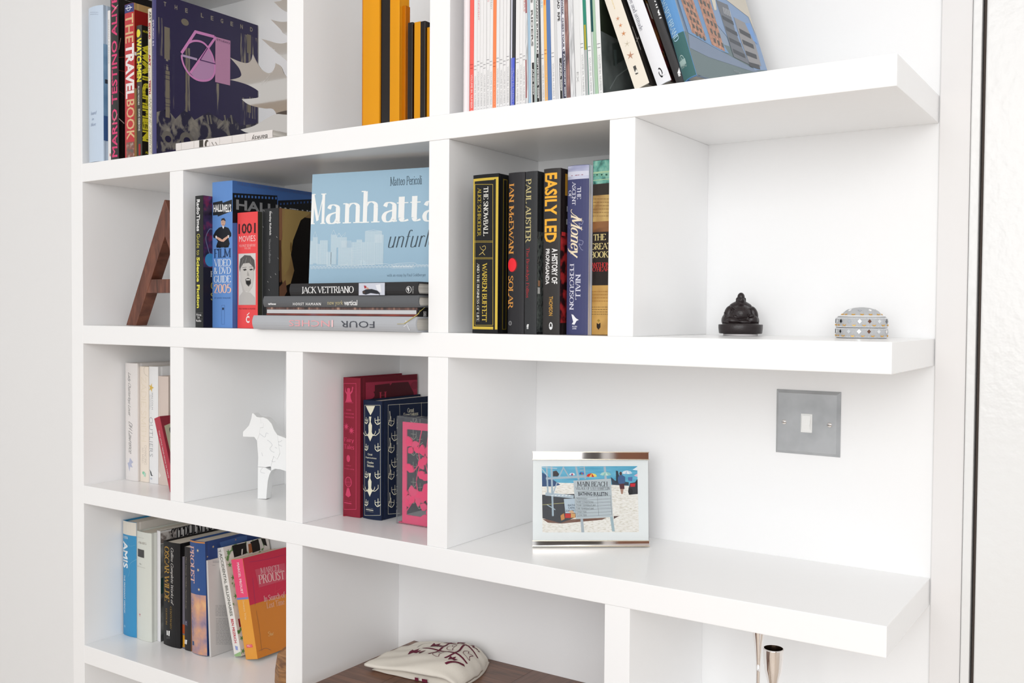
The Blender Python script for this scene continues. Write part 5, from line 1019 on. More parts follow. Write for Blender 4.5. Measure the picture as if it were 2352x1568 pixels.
# acrylic box with a pink cut-out
CLR = mat('#f4f6f8', .03, trans=.96, ior=1.15)
q0 = onY(910, 1200, .088); q1 = onY(910, 955, .088); xw = onY(982, 1100, .088).x-q0.x+.030
t = empty('acrylic_block', (q0.x, .088, C_+.0003)); tag(t, 'clear acrylic block holding a hot pink leaf cut-out, beside the navy book', 'ornament')
hh = q1.z-C_; th = .020
m_ = MB(); m_.box((0, 0, 0), (.0015, th, hh)).box((xw-.0015, 0, 0), (xw, th, hh)).box((.0016, .0, hh-.0015), (xw-.0016, th, hh)).box((.0016, 0, 0), (xw-.0016, .0012, hh-.0016)).box((.0016, th-.0012, 0), (xw-.0016, th, hh-.0016))
m_.build('acrylic_case', CLR, t)
PKM = mat('#ff4c80', .4)
pz = lambda y: onY(930, 800+y/3.266, .086).z-C_
x0 = onY(680+790/3.266, 1100, .087).x-q0.x
MB().box((.0018, .004, .0004), (xw-.0018, th-.002, .0022)).build('base_card', mat('#e84a74', .4), t)
MB().box((.0024, .0135, .0024), (xw-.0024, .015, hh-.008)).build('grey_card', mat('#8e9097', .5), t) if False else None
def strip(a_, b_): MB().box((a_[0], .0016, a_[1]), (b_[0], .0032, b_[1])).build('pink_card', PKM, t)
zt_ = hh-.0085; xr = xw-.003
strip((x0, .0024), (x0+.0085, zt_)); strip((xr-.006, .0024), (xr, zt_)); strip((x0+.0085, zt_-.011), (xr-.006, zt_)); strip((x0+.0085, .0024), (xr-.006, .0150))
strip((x0+.0085, .055), (xr-.006, .0556)) if False else None
def leafm(): pass
rnd = random.Random(11)
zlo, zhi = .014, zt_-.010; xl, xh = x0+.0075, xr-.005
stems = [[(xl, .02), (xl+.012, .035), (xl+.022, .05), (xl+.020, .07), (xl+.026, .095), (xl+.024, .12), (xl+.03, zhi)], [(xl+.045, zlo), (xl+.040, .04), (xl+.046, .07), (xl+.038, .10), (xl+.044, zhi)], [(xl, .09), (xl+.015, .085), (xl+.03, .10), (xh, .115)], [(xl, .05), (xl+.02, .045), (xl+.04, .058), (xh, .05)], [(xl, .125), (xl+.02, .118), (xh, .09)]]
for st in stems: tube('stem', [(min(a_, xh), .0024, b_) for a_, b_ in catmull(st, 5)], .0009, PKM, t)
def leaf(x, z_, L_, ang, fat=.36):
    pts = [(0, 0), (.25*L_, fat*L_*.8), (.55*L_, fat*L_), (.85*L_, fat*L_*.5), (L_, 0), (.8*L_, -fat*L_*.4), (.5*L_, -fat*L_*.75), (.2*L_, -fat*L_*.5)]
    c_, s_ = math.cos(ang), math.sin(ang); P_ = [(min(max(x+a_*c_-b_*s_, xl-.003), xh+.003), min(max(z_+a_*s_+b_*c_, zlo-.003), zhi+.003)) for a_, b_ in pts]
    leaf.n = getattr(leaf, 'n', 0)+1; MB().prism(P_, .0016-.00002*leaf.n, .0029+.00002*leaf.n, 'y').build('leaf', PKM, t)
for i in range(46):
    st = rnd.choice(stems); k_ = rnd.randrange(len(st)-1); f_ = rnd.random(); x = st[k_][0]+(st[k_+1][0]-st[k_][0])*f_; z_ = st[k_][1]+(st[k_+1][1]-st[k_][1])*f_
    leaf(min(x, xh-.004), z_, rnd.uniform(.012, .019), rnd.uniform(0, 2*PI), rnd.uniform(.32, .5))
# ---- third row right: picture frame
A0 = onZ(1223, 1257, C_); A1 = onZ(1492, 1257, C_); yw = math.atan2(A1.y-A0.y, A1.x-A0.x); Wf = (A1-A0).length; tilt = math.radians(6)
t = empty('picture_frame', (A0.x, A0.y, C_+.0014), (-tilt, 0, yw)); tag(t, 'glass picture frame with chrome bars holding a beach photograph', 'picture frame')
bpy.context.view_layer.update(); q_ = t.matrix_world.to_3x3(); fn = q_ @ Vector((0, -1, 0)); fz = q_ @ Vector((0, 0, 1)); fx = q_ @ Vector((1, 0, 0))
Hf = (hit(1355, 1037, t.location, fn)-t.location).dot(fz)
def FZ(y): return (hit(1180+900/5.226, 1000+y/5.226, t.location, fn)-t.location).dot(fz)
zb_ = FZ(1258); zt_ = FZ(290)
CHR = mat('#f4f0ee', .04, metal=1.0); BRS = mat('#e9dfc8', .2, metal=.9)
MB().box((0, .0005, 0), (Wf, .012, zb_)).build('bottom_bar', CHR, t, bev=.0005); MB().box((0, .0005, zt_), (Wf, .012, Hf)).build('top_bar', CHR, t, bev=.0005)
MB().box((-.0003, -.0006, 0), (Wf+.0003, .0004, .0012)).box((-.0003, -.0006, zb_-.0010), (Wf+.0003, .0004, zb_)).box((-.0003, -.0006, zt_), (Wf+.0003, .0004, zt_+.0010)).box((-.0003, -.0006, Hf-.0010), (Wf+.0003, .0004, Hf)).build('bar_edges', BRS, t)
MB().box((.0008, .0040, zb_), (Wf-.0008, .0052, zt_)).build('mount', mat('#eff4f4', .5), t)
MB().box((.0004, .0062, zb_), (Wf-.0004, .0100, zt_)).build('backing', mat('#d8d8da', .4), t)
MB().box((.0002, .0014, zb_+.0001), (Wf-.0002, .0034, zt_-.0001)).build('glass', mat('#ffffff', .0, trans=1.0, ior=1.12), t)
MB().prism([(.0101, .1), (.0101, .108), (.047, .0095), (.045, 0.0070)], Wf*.42, Wf*.58, 'x').build('strut', mat('#c9c9cb', .4), t)
p = Print(t, (0, .0040, Hf), (1, 0, 0), (0, 0, -1), (0, -1, 0), E4)
p.off = .00006
p.poly([(336, 370), (1482, 366), (1490, 700), (342, 700)], noisemat([(0.3, '#3f9ec4'), (0.6, '#62b8d6'), (0.8, '#8ccbe0')], (30, 30, 220), 3, .4))
SAND = noisemat([(0.3, '#cfc8b8'), (0.42, '#e9e6dc'), (0.6, '#f6f4ee')], (220, 220, 700), 3, .5)
p.L(2).poly([(338, 560), (700, 570), (1180, 590), (1488, 610), (1502, 1158), (345, 1162)], SAND)
DK = '#3d4046'
p.L(3).poly([(340, 710), (730, 700), (745, 980), (560, 1050), (345, 990)], DK).poly([(340, 440), (400, 480), (560, 590), (480, 610), (340, 610)], '#2f4f7c').poly([(470, 430), (510, 418), (545, 460), (530, 490), (470, 490)], '#3a3436').poly([(1165, 495), (1215, 540), (1380, 560), (1380, 600), (1180, 590)], '#3c4858').poly([(345, 1000), (560, 1010), (1110, 985), (1060, 1010), (840, 1030), (580, 1055), (410, 1045)], '#7c5a4c').poly([(1200, 965), (1265, 963), (1200, 1000)], '#5a4a44')
GW = '#a9bcc8'
p.L(4).line([(395, 372), (410, 700)], .0022, GW).line([(452, 372), (470, 965)], .0026, GW).line([(600, 375), (540, 500)], .0016, GW).line([(590, 375), (660, 490)], .0016, GW).line([(745, 372), (780, 530)], .0028, GW).line([(845, 372), (860, 520)], .0020, GW).line([(385, 515), (880, 490)], .0030, GW).line([(380, 700), (720, 735)], .0045, '#b4c4ce').line([(520, 560), (470, 700)], .0016, GW).line([(340, 400), (400, 480)], .0012, '#c3d4de').line([(340, 380), (520, 395)], .0010, '#c3d4de').line([(1090, 372), (1105, 540)], .0032, '#b0c2cc').line([(345, 830), (700, 800)], .0005, '#d8d48c').line([(400, 830), (500, 890)], .0012, GW).line([(790, 385), (850, 385)], .001, GW).line([(795, 415), (850, 412)], .001, GW)
for i in range(6): p.L(5).poly([(460+i*42, 712), (480+i*42, 712), (460+i*42, 725), (445+i*42, 722)], '#eef2f4')
p.L(4).poly([(600, 760), (730, 755), (740, 930), (620, 930)], '#b9cad6').L(5).text('BATH', 650, 824, 732, 846, '#4a566a', bold=.02).text('CAPA', 652, 854, 732, 878, '#4a566a', bold=.02).text('230 PEI', 622, 890, 735, 914, '#4a566a', bold=.02)
p.L(6).rect(615, 935, 682, 988, '#c8322e').rect(685, 935, 738, 985, '#d9a468').poly([(560, 960), (600, 930), (612, 1000), (570, 1020)], '#c98c4c').poly([(655, 910), (700, 895), (735, 925), (690, 935)], '#d8b08a').poly([(690, 915), (735, 898), (738, 925)], '#a8cce0')
for x, y, r_, cs in ((935, 478, 65, ('#d8392e', '#f0d060', '#d8392e', '#f0e070')), (1102, 462, 68, ('#b5dcd2', '#8cc8c0', '#d0e8e0', '#9ccfc8')), (1360, 443, 62, ('#e6eef4', '#b9d2e6', '#f2f6f8', '#c9dcea')), (815, 450, 30, ('#3a4ca0', '#3fa06a', '#d0503c', '#5a6ac0')), (700, 460, 35, ('#e0e4ea', '#6a4c9c', '#c8503c', '#dfe6ec'))):
    for i in range(4):
        a0 = PI+PI*i/4; a1 = PI+PI*(i+1)/4
        p.poly([(x, y-r_*.48), (x+r_*math.cos(a0), y+18+r_*.2*math.sin(a0)), (x+r_*math.cos((a0+a1)/2)*1.0, y+22), (x+r_*math.cos(a1), y+18+r_*.2*math.sin(a1))], cs[i]) if False else p.poly([(x, y-r_*.42), (x-r_+r_*.5*i, y+(18 if i else 10)), (x-r_+r_*.5*(i+1), y+(18 if i < 3 else 10))], cs[i])
    p.poly([(x-r_, y+10), (x-r_*.7, y-r_*.25), (x, y-r_*.42), (x-r_*.5, y+18)], cs[0]).poly([(x+r_, y+10), (x+r_*.7, y-r_*.25), (x, y-r_*.42), (x+r_*.5, y+18)], cs[3])
p.poly([(1425, 410), (1482, 372), (1484, 418)], '#e8f2f8').poly([(1440, 480), (1484, 455), (1484, 495)], '#e8c8dc')
p.disc(1283, 455, 16, 22, '#4a3a38').poly([(1250, 500), (1265, 475), (1300, 472), (1335, 495), (1338, 560), (1322, 575), (1262, 580), (1248, 545)], '#44648f').poly([(1265, 575), (1325, 572), (1328, 640), (1275, 642)], '#5a3438').poly([(1278, 640), (1318, 640), (1308, 700), (1288, 700)], '#b08a78').poly([(1225, 420), (1250, 425), (1262, 480), (1245, 570), (1228, 560)], '#34404c')
p.poly([(1370, 500), (1425, 495), (1420, 545), (1375, 540)], '#5a78b0').poly([(1395, 570), (1455, 560), (1485, 520), (1488, 700), (1380, 710), (1375, 640)], '#3a3a40').L(7).poly([(1395, 575), (1460, 572), (1455, 612), (1400, 615)], '#d0303c').disc(1400, 670, 28, 38, '#26262a')
p.L(8).poly([(715, 540), (1165, 515), (1188, 975), (748, 1002)], '#c3ced3').poly([(800, 1000), (830, 998), (846, 1160), (812, 1160)], '#b4c0c8').poly([(1155, 975), (1188, 972), (1212, 1148), (1180, 1150)], '#a9c0c8')
p.L(9).text('MAIN BEACH', 760, 550, 1126, 610, '#2f3138', font='serif', thick=1.35).text('VILLAGE OF EAST HAMPTON', 740, 612, 1150, 650, '#6a6e76', font='serif').line([(760, 672), (1132, 650)], .0003, '#4a4c52').text('BATHING BULLETIN', 774, 676, 1126, 722, '#3a3c44', bold=.02)
TBL = '#5a5e66'
for i in range(7): p.line([(744+i*2.6, 745+i*38), (1160+i*2.4, 718+i*38.5)], .0003, TBL)
p.line([(744, 745), (760, 973)], .0003, TBL).line([(1160, 718), (1175, 949)], .0003, TBL).line([(1003, 730), (1018, 957)], .0003, TBL)
for i, t_ in enumerate(('MONTH/DAY', 'SURF CONDITIONS', 'SURF TEMPERATURE', 'AIR TEMPERATURE', 'HIGH TIDE', 'LOW TIDE')):
    p.text(t_, 757+i*2.4, 748+i*39.2, 757+i*2.4+(125, 195, 220, 195, 105, 105)[i], 768+i*39.2, '#4c4f58')
p.scribble(1020, 740, 1150, 880, '#b4bcc4', 4, .0006, 2)
p.build('photograph')
# ---- light switch on the wall
p0 = onY(1780, 893.7, D); x0, x1 = 1.2414, 1.3274; z0, z1 = Z0-.1583, Z0-.0723
t = empty('light_switch', (x0, D, z0)); tag(t, 'brushed steel light switch with a white rocker on the back wall', 'light switch')
S = .086; h_ = .0055; bvl = .0042
STL = noisemat([(0.3, '#a2a4a6'), (0.6, '#b4b6b8')], (25, 25, 25), 3, .38, 0, None, 'noise', .55)
V = [(0, -.0004, 0), (S, -.0004, 0), (S, -.0004, S), (0, -.0004, S), (bvl, -h_, bvl), (S-bvl, -h_, bvl), (S-bvl, -h_, S-bvl), (bvl, -h_, S-bvl)]
mesh('faceplate', V, [(0, 1, 2, 3)[::-1][::-1], (4, 5, 6, 7), (0, 1, 5, 4), (1, 2, 6, 5), (2, 3, 7, 6), (3, 0, 4, 7)], STL, t)
cx, cz = S*.497, S*.497
MB().box((cx-.0075, -h_-.0012, cz-.0125), (cx+.0075, -h_+.001, cz+.0125)).build('switch_surround', mat('#eeeeec', .3), t, bev=.0006)
MB().prism([(-h_-.0010, cz-.0105), (-h_-.0018, cz-.0105), (-h_-.0050, cz-.002), (-h_-.0030, cz+.0105), (-h_-.0010, cz+.0105)], cx-.0054, cx+.0054, 'x').build('rocker', mat('#f4f4f2', .15), t, bev=.0003)
for dx in (-.0302, .0302):
    o = MB().lathe([(.0034, 0), (.0034, .0004), (.0026, .0014), (.0008, .0018)], 20).build('screw', CHR, t, True); o.location = (cx+dx, -h_, cz-.0005); o.rotation_euler = (PI/2, 0, 0)
    MB().box((-.0028, -.0004, .0014), (.0028, .0004, .0019)).build('slot', mat('#4c4a46', .6), o); 

# ---- fourth row: novels
g = 'novels in the lower left compartment'
b = Book('hardback_book', 'bright blue hardback with a cream top band and bold white name', .081, (283, 1456), (315, 1458), (283, 1194), D_, dp=.145, colour='#3f93c4', cover='#d9d4cc', group=g, bulge=.003, X0=.0030, T=.0425)
p = b.spine(F6); p.rl(0, .0003, b.T, .026, '#e0dbd0'); p.text('MARTIN', 70, 240, 133, 282, '#cfe3ee', 'd', bold=.02).text('AMIS', 68, 300, 130, 612, '#f0f4f6', 'd', bold=.03).text('THE PREGNANT WIDOW', 78, 682, 98, 1115, '#dfeaf0', 'd', bold=.02).disc(90, 1258, 12, 18, '#7fb4d2')
p.line([(215, 510), (160, 550), (145, 600), (150, 650), (135, 700)], .0006, '#7ab4d4', True).line([(205, 350), (150, 355), (110, 300)], .0006, '#6aaad0', True); p.build(PR)
b = Book('hardback_book', 'pale grey-green hardback with a small dark square near its top', .0815, (315.5, 1464), (347, 1467), (315.5, 1218), D_, dp=.14, colour='#d9dcd4', group=g, bulge=.003, X0=.0463, T=.0445)
p = b.spine(F6); p.text('MARTIN', 234, 252, 312, 274, '#b9b6ae', font='serif').text('AMIS', 236, 300, 338, 346, '#9a938c', font='serif', thick=1.1).rect(234, 386, 314, 492, '#4b4a4a').text('The', 256, 548, 284, 568, '#8c8880', font='serif').text('INFORMATION', 228, 580, 326, 608, '#8c8880', font='serif').rect(254, 1118, 270, 1132, '#c84a60').rect(256, 1138, 268, 1148, '#d88a9a'); p.build(PR)
b = Book('paperback_book', 'white paperback with red script beside the pale grey-green hardback', .093, (352, 1470), (369, 1472), (352, 1216), D_, dp=.128, colour='#e6e5e8', cover=noisemat([(0.4, '#4a4c4c'), (0.55, '#8a8c8a'), (0.7, '#b9b9b6')], (20, 20, 20), 3), hard=False, group=g, bulge=.001, X0=.0915)
p = b.spine(F6); p.text('STEPHEN FRY', 415, 215, 434, 525, '#9a9a9c', 'd', font='serif').text('Paul & Wilde', 414, 570, 448, 925, '#d8a0a8', 'd', font='x', slant=.4, thick=.8, thin=.4).text('illustrated from his earliest works', 412, 945, 428, 1315, '#b9b9bd', 'd', font='serif').rect(416, 1335, 434, 1366, '#5a6478').L(2).rect(423, 1335, 426, 1366, '#e6e5e8'); p.build(PR)
p = b.front(F6); p.rl(.0005, .0005, .127, .025, '#d9d8d6').L(2).rl(.0005, .004, .035, .024, noisemat([(0.4, '#c4bfba'), (0.55, '#7a706c')], (90, 90, 90), 3)).text('STEPHEN FRY', 600, 160, 1130, 262, '#2c2a2c', font='serif', thick=2.0, thin=.8).rl(.0005, .09, .02, .12, '#2c4a46'); p.build(CP)
b = Book('hardback_book', 'thick black hardback with large gold capitals, its white pages showing on top', .0895, (376, 1482), (414, 1484), (376, 1241), D_, dp=.135, colour='#1d1c1d', group=g, bulge=.003)
p = b.spine(F6); p.text('OSCAR WILDE', 534, 355, 598, 990, '#b08a3c', 'd', font='serif', thick=1.6).text('Collins Complete Works of', 608, 375, 644, 1025, '#e4e2de', 'd', font='x', slant=.35, thick=1.0, thin=.4).text('CENTENARY', 606, 1035, 625, 1300, '#8a6f34', 'd', font='serif').text('EDITION', 552, 1055, 572, 1245, '#8a6f34', 'd', font='serif')
p.poly([(565, 1305), (578, 1308), (582, 1360), (565, 1358)], '#ecebe8').poly([(588, 1308), (604, 1312), (600, 1370), (588, 1365)], '#ecebe8').scribble(562, 1375, 606, 1400, '#7c7a78', 3, .0004, 4); p.build(PR)
b = Book('paperback_book', 'thin grey and orange paperback squeezed between two black books', .0935, (415.2, 1484), (421.8, 1486), (415.2, 1277), D_, dp=.125, colour='#6c6873', hard=False, group=g, bulge=.0004, X0=.1655, T=.0085)
p = b.spine(F6); p.rect(700, 1230, 760, 1348, '#a8481f').rect(700, 1348, 760, 1500, '#c98c1e').L(2).rect(733, 1350, 738, 1480, '#5c4a18'); p.build(PR)
b = Book('paperback_book', 'narrow black paperback with faint lettering and a white emblem at its foot', .0915, (423, 1486), (437.5, 1488), (423, 1254), D_, dp=.13, colour='#2b2829', cover='#c98a5c', hard=False, group=g, bulge=.001, X0=.1748, T=.0182)
p = b.spine(F6); p.text('The Oscar Wilde Anthology', 766, 475, 784, 1068, '#7c7466', 'd', font='serif').rect(755, 1188, 796, 1262, '#3c3a4c').L(2).text('H.C', 768, 1205, 784, 1248, '#c9c9d4', 'd').L(1).poly([(754, 1410), (766, 1412), (768, 1462), (754, 1458)], '#ecebe8').poly([(772, 1412), (788, 1416), (784, 1466), (772, 1462)], '#ecebe8'); p.build(PR)
PRO = noisemat([(0.3, '#6a6a8c'), (0.45, '#a58a96'), (0.6, '#d8a07c'), (0.75, '#ecc48c')], (28, 28, 28), 4, .4)
b = Book('hardback_book', 'blue and peach hardback with gold stars and a tall name, leaning slightly', .0905, (441, 1497), (478, 1500), (431, 1238), D_, dp=.135, colour='#33538c', cover='#2c447c', group=g, bulge=.0035, X0=.1975, T=.0425, lean=.030)
p = b.spine(F7); p.rl(0, b.H*.47, b.T, b.H-.0003, PRO).rl(0, .0003, b.T, .003, '#c9884c'); p.L(2)
p.text('PROUST', 80, 244, 146, 660, '#e0b6ac', 'd', font='serif', thick=1.7).text('A BIOGRAPHY', 62, 240, 84, 480, '#7f9ccc', 'd', font='x').text('Marcel a Life', 98, 810, 140, 1240, '#8a86a6', 'd', font='x', slant=.4, thick=1.0)
for x, y, r_ in ((180, 300, 22), (184, 512, 22), (192, 725, 22), (106, 188, 12), (80, 712, 12)): p.star(x, y, r_, '#e0cfa8', 8, .3)
p.rect(110, 1285, 136, 1335, '#3c5a80'); p.build(PR)
p = b.front(F7); p.poly([(400, 215), (620, 150), (700, 140), (700, 190), (420, 280)], '#44639c').L(2).star(330, 262, 18, '#c9b890', 8, .3).star(268, 370, 12, '#c9b890', 8, .3).star(575, 185, 16, '#b08c7c', 8, .3); p.build(CP)
b = Book('paperback_book', 'light grey paperback showing its printed back cover between two novels', .0925, (480.6, 1502), (485.5, 1502), (469.4, 1286), D_, dp=.11, colour='#d3d0ce', cover='#cfccca', hard=False, group=g, bulge=.0003, X0=.2432, T=.0045, lean=.052)
p = b.front(F7); p.scribble(325, 412, 400, 440, '#7f7f8a', 2, .0006, 3).scribble(322, 460, 352, 470, '#7f7f8a', 1, .0005, 3).scribble(355, 895, 640, 1020, '#8a888a', 8, .0005, 12).scribble(360, 1040, 640, 1330, '#8a888a', 18, .0005, 13); p.build(CP)
b = Book('paperback_book', 'white paperback with green leaf pattern and grey and red spine lettering, leaning', .1185, (539, 1509), (555, 1509), (497, 1259), D_, dp=.108, colour='#ece9e4', cover=noisemat([(0.45, '#ece6e0'), (0.58, '#e2dcd4'), (0.62, '#6f9a5c'), (0.75, '#4c7c44')], (60, 60, 60), 2, .4), hard=False, group=g, bulge=.0004)
p = b.spine(F7); slanttext(p, 'ACCIDENTAL BILLIONAIRES', 402, 335, 520, 1020, .0072, '#7f7f78', 'sans'); slanttext(p, 'BEN MEZRICH', 526, 1050, 566, 1312, .0066, '#c93a4c', 'sans'); slanttext(p, 'T', 390, 300, 398, 330, .006, '#9a9a94', 'sans'); p.poly([(570, 1340), (600, 1350), (604, 1390), (580, 1388)], '#9aa6d8').poly([(560, 1440), (640, 1400), (640, 1466), (575, 1466)], '#9cc088'); p.build(PR)
p = b.front(F7)
p.poly([(535, 250), (690, 215), (700, 330), (655, 350), (560, 380)], '#1c1816').poly([(735, 210), (830, 165), (845, 300), (760, 330)], '#201b18').poly([(850, 170), (900, 175), (920, 255), (880, 240)], '#211c1a').poly([(712, 235), (745, 225), (760, 320), (722, 335)], '#a8643c').L(2).poly([(820, 170), (850, 172), (885, 270), (850, 290)], '#e2ded8').poly([(640, 290), (655, 285), (650, 350), (636, 350)], '#e2ded8')
for x, y in ((495, 320), (510, 460), (545, 600), (575, 800), (640, 1260), (655, 1400)): p.L(3).star(x, y, 34, '#6f9e62', 5, .35, x)
p.rect(600, 1050, 632, 1135, '#9c2c30'); p.build(CP)
b = Book('paperback_book', 'pink and orange paperback with a white name, leaning at the front of the novels', .1210, (565, 1514), (592, 1514), (531, 1285), D_, dp=.105, colour='#e9a03a', cover='#d8842a', hard=False, group=g, bulge=.0005, rough=.3)
p = b.spine(F7); T, H = b.T, b.H
p.rl(0, .0003, T, H*.385, '#f0527c').rl(0, H*.385, T, H*.405, '#7a86c4'); p.L(2); slanttext(p, 'MARCEL PROUST', 592, 435, 640, 775, .0060, '#f6d3da', 'sans'); slanttext(p, 'Swanns Way', 654, 845, 684, 1060, .0052, '#f2d49a', 'serif', 1.2); p.poly([(694, 1330), (758, 1326), (766, 1358), (700, 1364)], '#e85a6a').L(3); slanttext(p, 'VOL 1', 706, 1354, 750, 1350, .0035, '#f6d3da', 'sans') ; p.build(PR)
p = b.front(F7); p.rl(.0003, .0003, .1045, H*.47, '#cf3450').L(2).poly([(785, 512), (1110, 440), (1135, 620), (830, 708)], '#cf5468')
def skew(p, t_, x0, y0, x1, y1, h, m, **k): slanttext(p, t_, x0, y0, x1, y1, h, m, k.get('font', 'serif'), k.get('thick', 1.5))
def up(p, t_, x0, y0, x1, y1, h, m):
    a_ = Vector(p.px(x0, y0)); b_ = Vector(p.px(x1, y1)); d_ = b_-a_; n_ = Vector((d_.y, -d_.x)).normalized()
    Q = strokes(t_, 1.5, .5, 0, True); vs_ = [q for f in Q for q in f]; m0 = min(v[0] for v in vs_); m1 = max(v[0] for v in vs_)
    for i in range(len(Q)): p.face([tuple(a_+d_*((v[0]-m0)/(m1-m0))+n_*(h*v[1]/10)) for v in Q[i]], m)
p.L(3); up(p, 'MARCEL', 848, 560, 1072, 518, .0105, '#e0a8ac'); up(p, 'PROUST', 830, 668, 1112, 610, .0150, '#ecc6c4'); up(p, 'In Search of', 885, 862, 1115, 812, .0100, '#e8b4b0'); up(p, 'Lost Time', 915, 935, 1108, 888, .0100, '#ecb898'); up(p, 'Sw', 930, 1240, 990, 1228, .0080, '#ecc080')
p.line([(1020, 570), (1000, 800)], .0004, '#dc5468').line([(1000, 760), (1090, 700)], .0004, '#dc5468').line([(760, 600), (790, 900)], .0005, '#8a4a7c', True).line([(800, 960), (830, 1130), (850, 1300), (860, 1400)], .0005, '#8c6a4c', True).line([(830, 1400), (900, 1370), (960, 1390)], .0006, '#8c6a5c', True).line([(720, 430), (860, 410), (1000, 380), (1110, 350)], .0005, '#a03a6c', True); p.build(CP)
# carved wooden piece
t = empty('carved_wood', (.470, .035, D_+.0003)); tag(t, 'rough carved light wood bookend block in front of the pink and orange paperback', 'bookend')
OAK = noisemat([(0.3, '#6f4a2e'), (0.5, '#94683f'), (0.7, '#b48555')], (25, 25, 110), 4, .55, 1.5)
Yw = .035
def WP(x, y): q = onY(420+x/4.752, 1200+y/4.752, Yw)-t.location; return (q.x, max(q.z, 0))
f0 = [WP(*q) for q in ((1030, 1010), (1130, 960), (1200, 970), (1260, 1100), (1270, 1400), (1200, 1520), (1120, 1500), (1040, 1430), (1000, 1320), (1005, 1180))]
bk_ = [WP(*q) for q in ((955, 1000), (1080, 955), (1180, 960), (1230, 1090), (1240, 1380), (1180, 1470), (1100, 1440), (1020, 1400), (960, 1290), (950, 1150))]
V = [(a_, 0, c_) for a_, c_ in f0]+[(a_+.004, .028, c_*1.02) for a_, c_ in bk_]+[(sum(a_ for a_, c_ in f0)/10-.004, -.012, sum(c_ for a_, c_ in f0)/10)]
Fc = [(i, 10+i, 10+(i+1) % 10, (i+1) % 10)[::-1] for i in range(10)]+[tuple(range(10, 20))]+[(i, (i+1) % 10, 20)[::-1] for i in range(10)]
o = mesh('carved_body', V, Fc, OAK, t); o.modifiers.new('b', 'BEVEL').width = .0015
zmin = min(v[2] for v in V)
for v in o.data.vertices: v.co.z -= zmin
# ---- the desk and the folded bag
DZ = Z0-.539
t = empty('desk', (.6095, -.42, 0)); tag(t, 'walnut desk standing against the wall under the bookcase', 'desk')
WL = noisemat([(0.25, '#4c3022'), (0.5, '#6f4a36'), (0.75, '#8a6048')], (6, 70, 6), 5, .35, 1.2); WL2 = noisemat([(0.25, '#4c3226'), (0.5, '#6c4a3a'), (0.75, '#7f5c4a')], (70, 6, 6), 5, .35, 1.2)
WDk = 1.0995-.6095; DD = D-.0005+.42
MB().box((0, 0, DZ-.030), (WDk, DD, DZ-.0012)).build('desk_top', WL, t)
n = 6
for i in range(n):
    x0 = WDk*i/n; x1 = WDk*(i+1)/n; o = MB().box((x0+.0002, 0, DZ-.0012), (x1-.0002, DD, DZ-.0001)).build('veneer_panel', WL if i % 2 == 0 else WL2, t)
for x in (.03, WDk-.06):
    for y in (.03, DD-.07): MB().box((x, y, 0), (x+.035, y+.035, DZ-.030)).build('leg', WL, t, bev=.002)
CLOTH = mat('#ebe5d9', .85, bump=.35, bscale=1800); PURP = mat('#6b2038', .8)
K = [Vector((.6415, .0810)), Vector((.6560, .2180)), Vector((.7950, .2060)), Vector((.8180, .0400))]   # near left, far left, far right, near right
t = empty('tote_bag', (.64, .05, DZ)); tag(t, 'folded cream cotton tote bag with a maroon printed grid, lying on the walnut desk', 'bag')
K = [Vector((.6340, .0770)), Vector((.6420, .2140)), Vector((.7760, .2170)), Vector((.8040, .0960))]
def bag(u, v, lay=0.0):
    """u across (left to right), v from the near edge to the far edge; the top surface"""
    # rounded right side, soft corners
    r_ = 1-.10*max(0, u-.75)*4*(2*v-1)**2
    p = K[0]*(1-u)*(1-v)+K[3]*u*(1-v)+K[1]*(1-u)*v+K[2]*u*v
    p = p+Vector((.012*math.sin(PI*v)*u, .006*math.sin(PI*u)*(1 if v > .5 else -.6)*abs(2*v-1)))
    e_ = min(u, 1-u)*4; ev = min(v, 1-v)*4; e_ = min(1, e_)**.5; ev = min(1, ev)**.5
    h = .010+.019*min(1, u*1.5)*min(1, (1-u)*5)**.5*(.35+.65*min(1, ev)) + .004*math.sin(PI*v)
    h += .0010*math.sin(14*u+5*v)*math.sin(PI*v)+.0016*math.sin(30*v+3*u)*max(0, u-.7)*2+.0009*math.sin(23*v-11*u)
    h -= .006*(1-min(1, (1-u)*8))
    return Vector((p.x-.64, p.y-.05, max(h, .004)+lay))
N = 44; V = []; Fc = []
for j in range(N+1):
    for i in range(N+1): V.append(bag(i/N, j/N))
for j in range(N+1):
    for i in range(N+1): q = bag(i/N, j/N); V.append(Vector((q.x+(.006 if i > N*.9 else 0)*0, q.y, max(.0004, q.z-.006 if 0 < i < N and 0 < j < N else q.z-.0035))))
M1 = (N+1)**2
for j in range(N):
    for i in range(N):
        a_ = j*(N+1)+i; Fc.append((a_, a_+1, a_+N+2, a_+N+1)); Fc.append((M1+a_, M1+a_+N+1, M1+a_+N+2, M1+a_+1))
for i in range(N):
    Fc.append((i, M1+i, M1+i+1, i+1)); a_ = N*(N+1)+i; Fc.append((a_, a_+1, M1+a_+1, M1+a_))
    a_ = i*(N+1); Fc.append((a_, a_+N+1, M1+a_+N+1, M1+a_)); a_ = i*(N+1)+N; Fc.append((a_, M1+a_, M1+a_+N+1, a_+N+1))
mesh('upper_layer', V, Fc, CLOTH, t, smooth=True)
V = []; Fc = []
for j in range(13):
    for i in range(25):
        q = bag(.05+.93*i/24, .03+.94*j/12); V.append(Vector((q.x+.004, q.y+.002, .0003))); 
for j in range(13):
    for i in range(25):
        q = bag(.05+.93*i/24, .03+.94*j/12); V.append(Vector((q.x+.004, q.y+.002-.003*(j == 0), min(max(q.z-.0065, .002), .012) if 0 < j < 12 and 0 < i < 24 else .0022+.0006*math.sin(i))))
m_ = 13*25
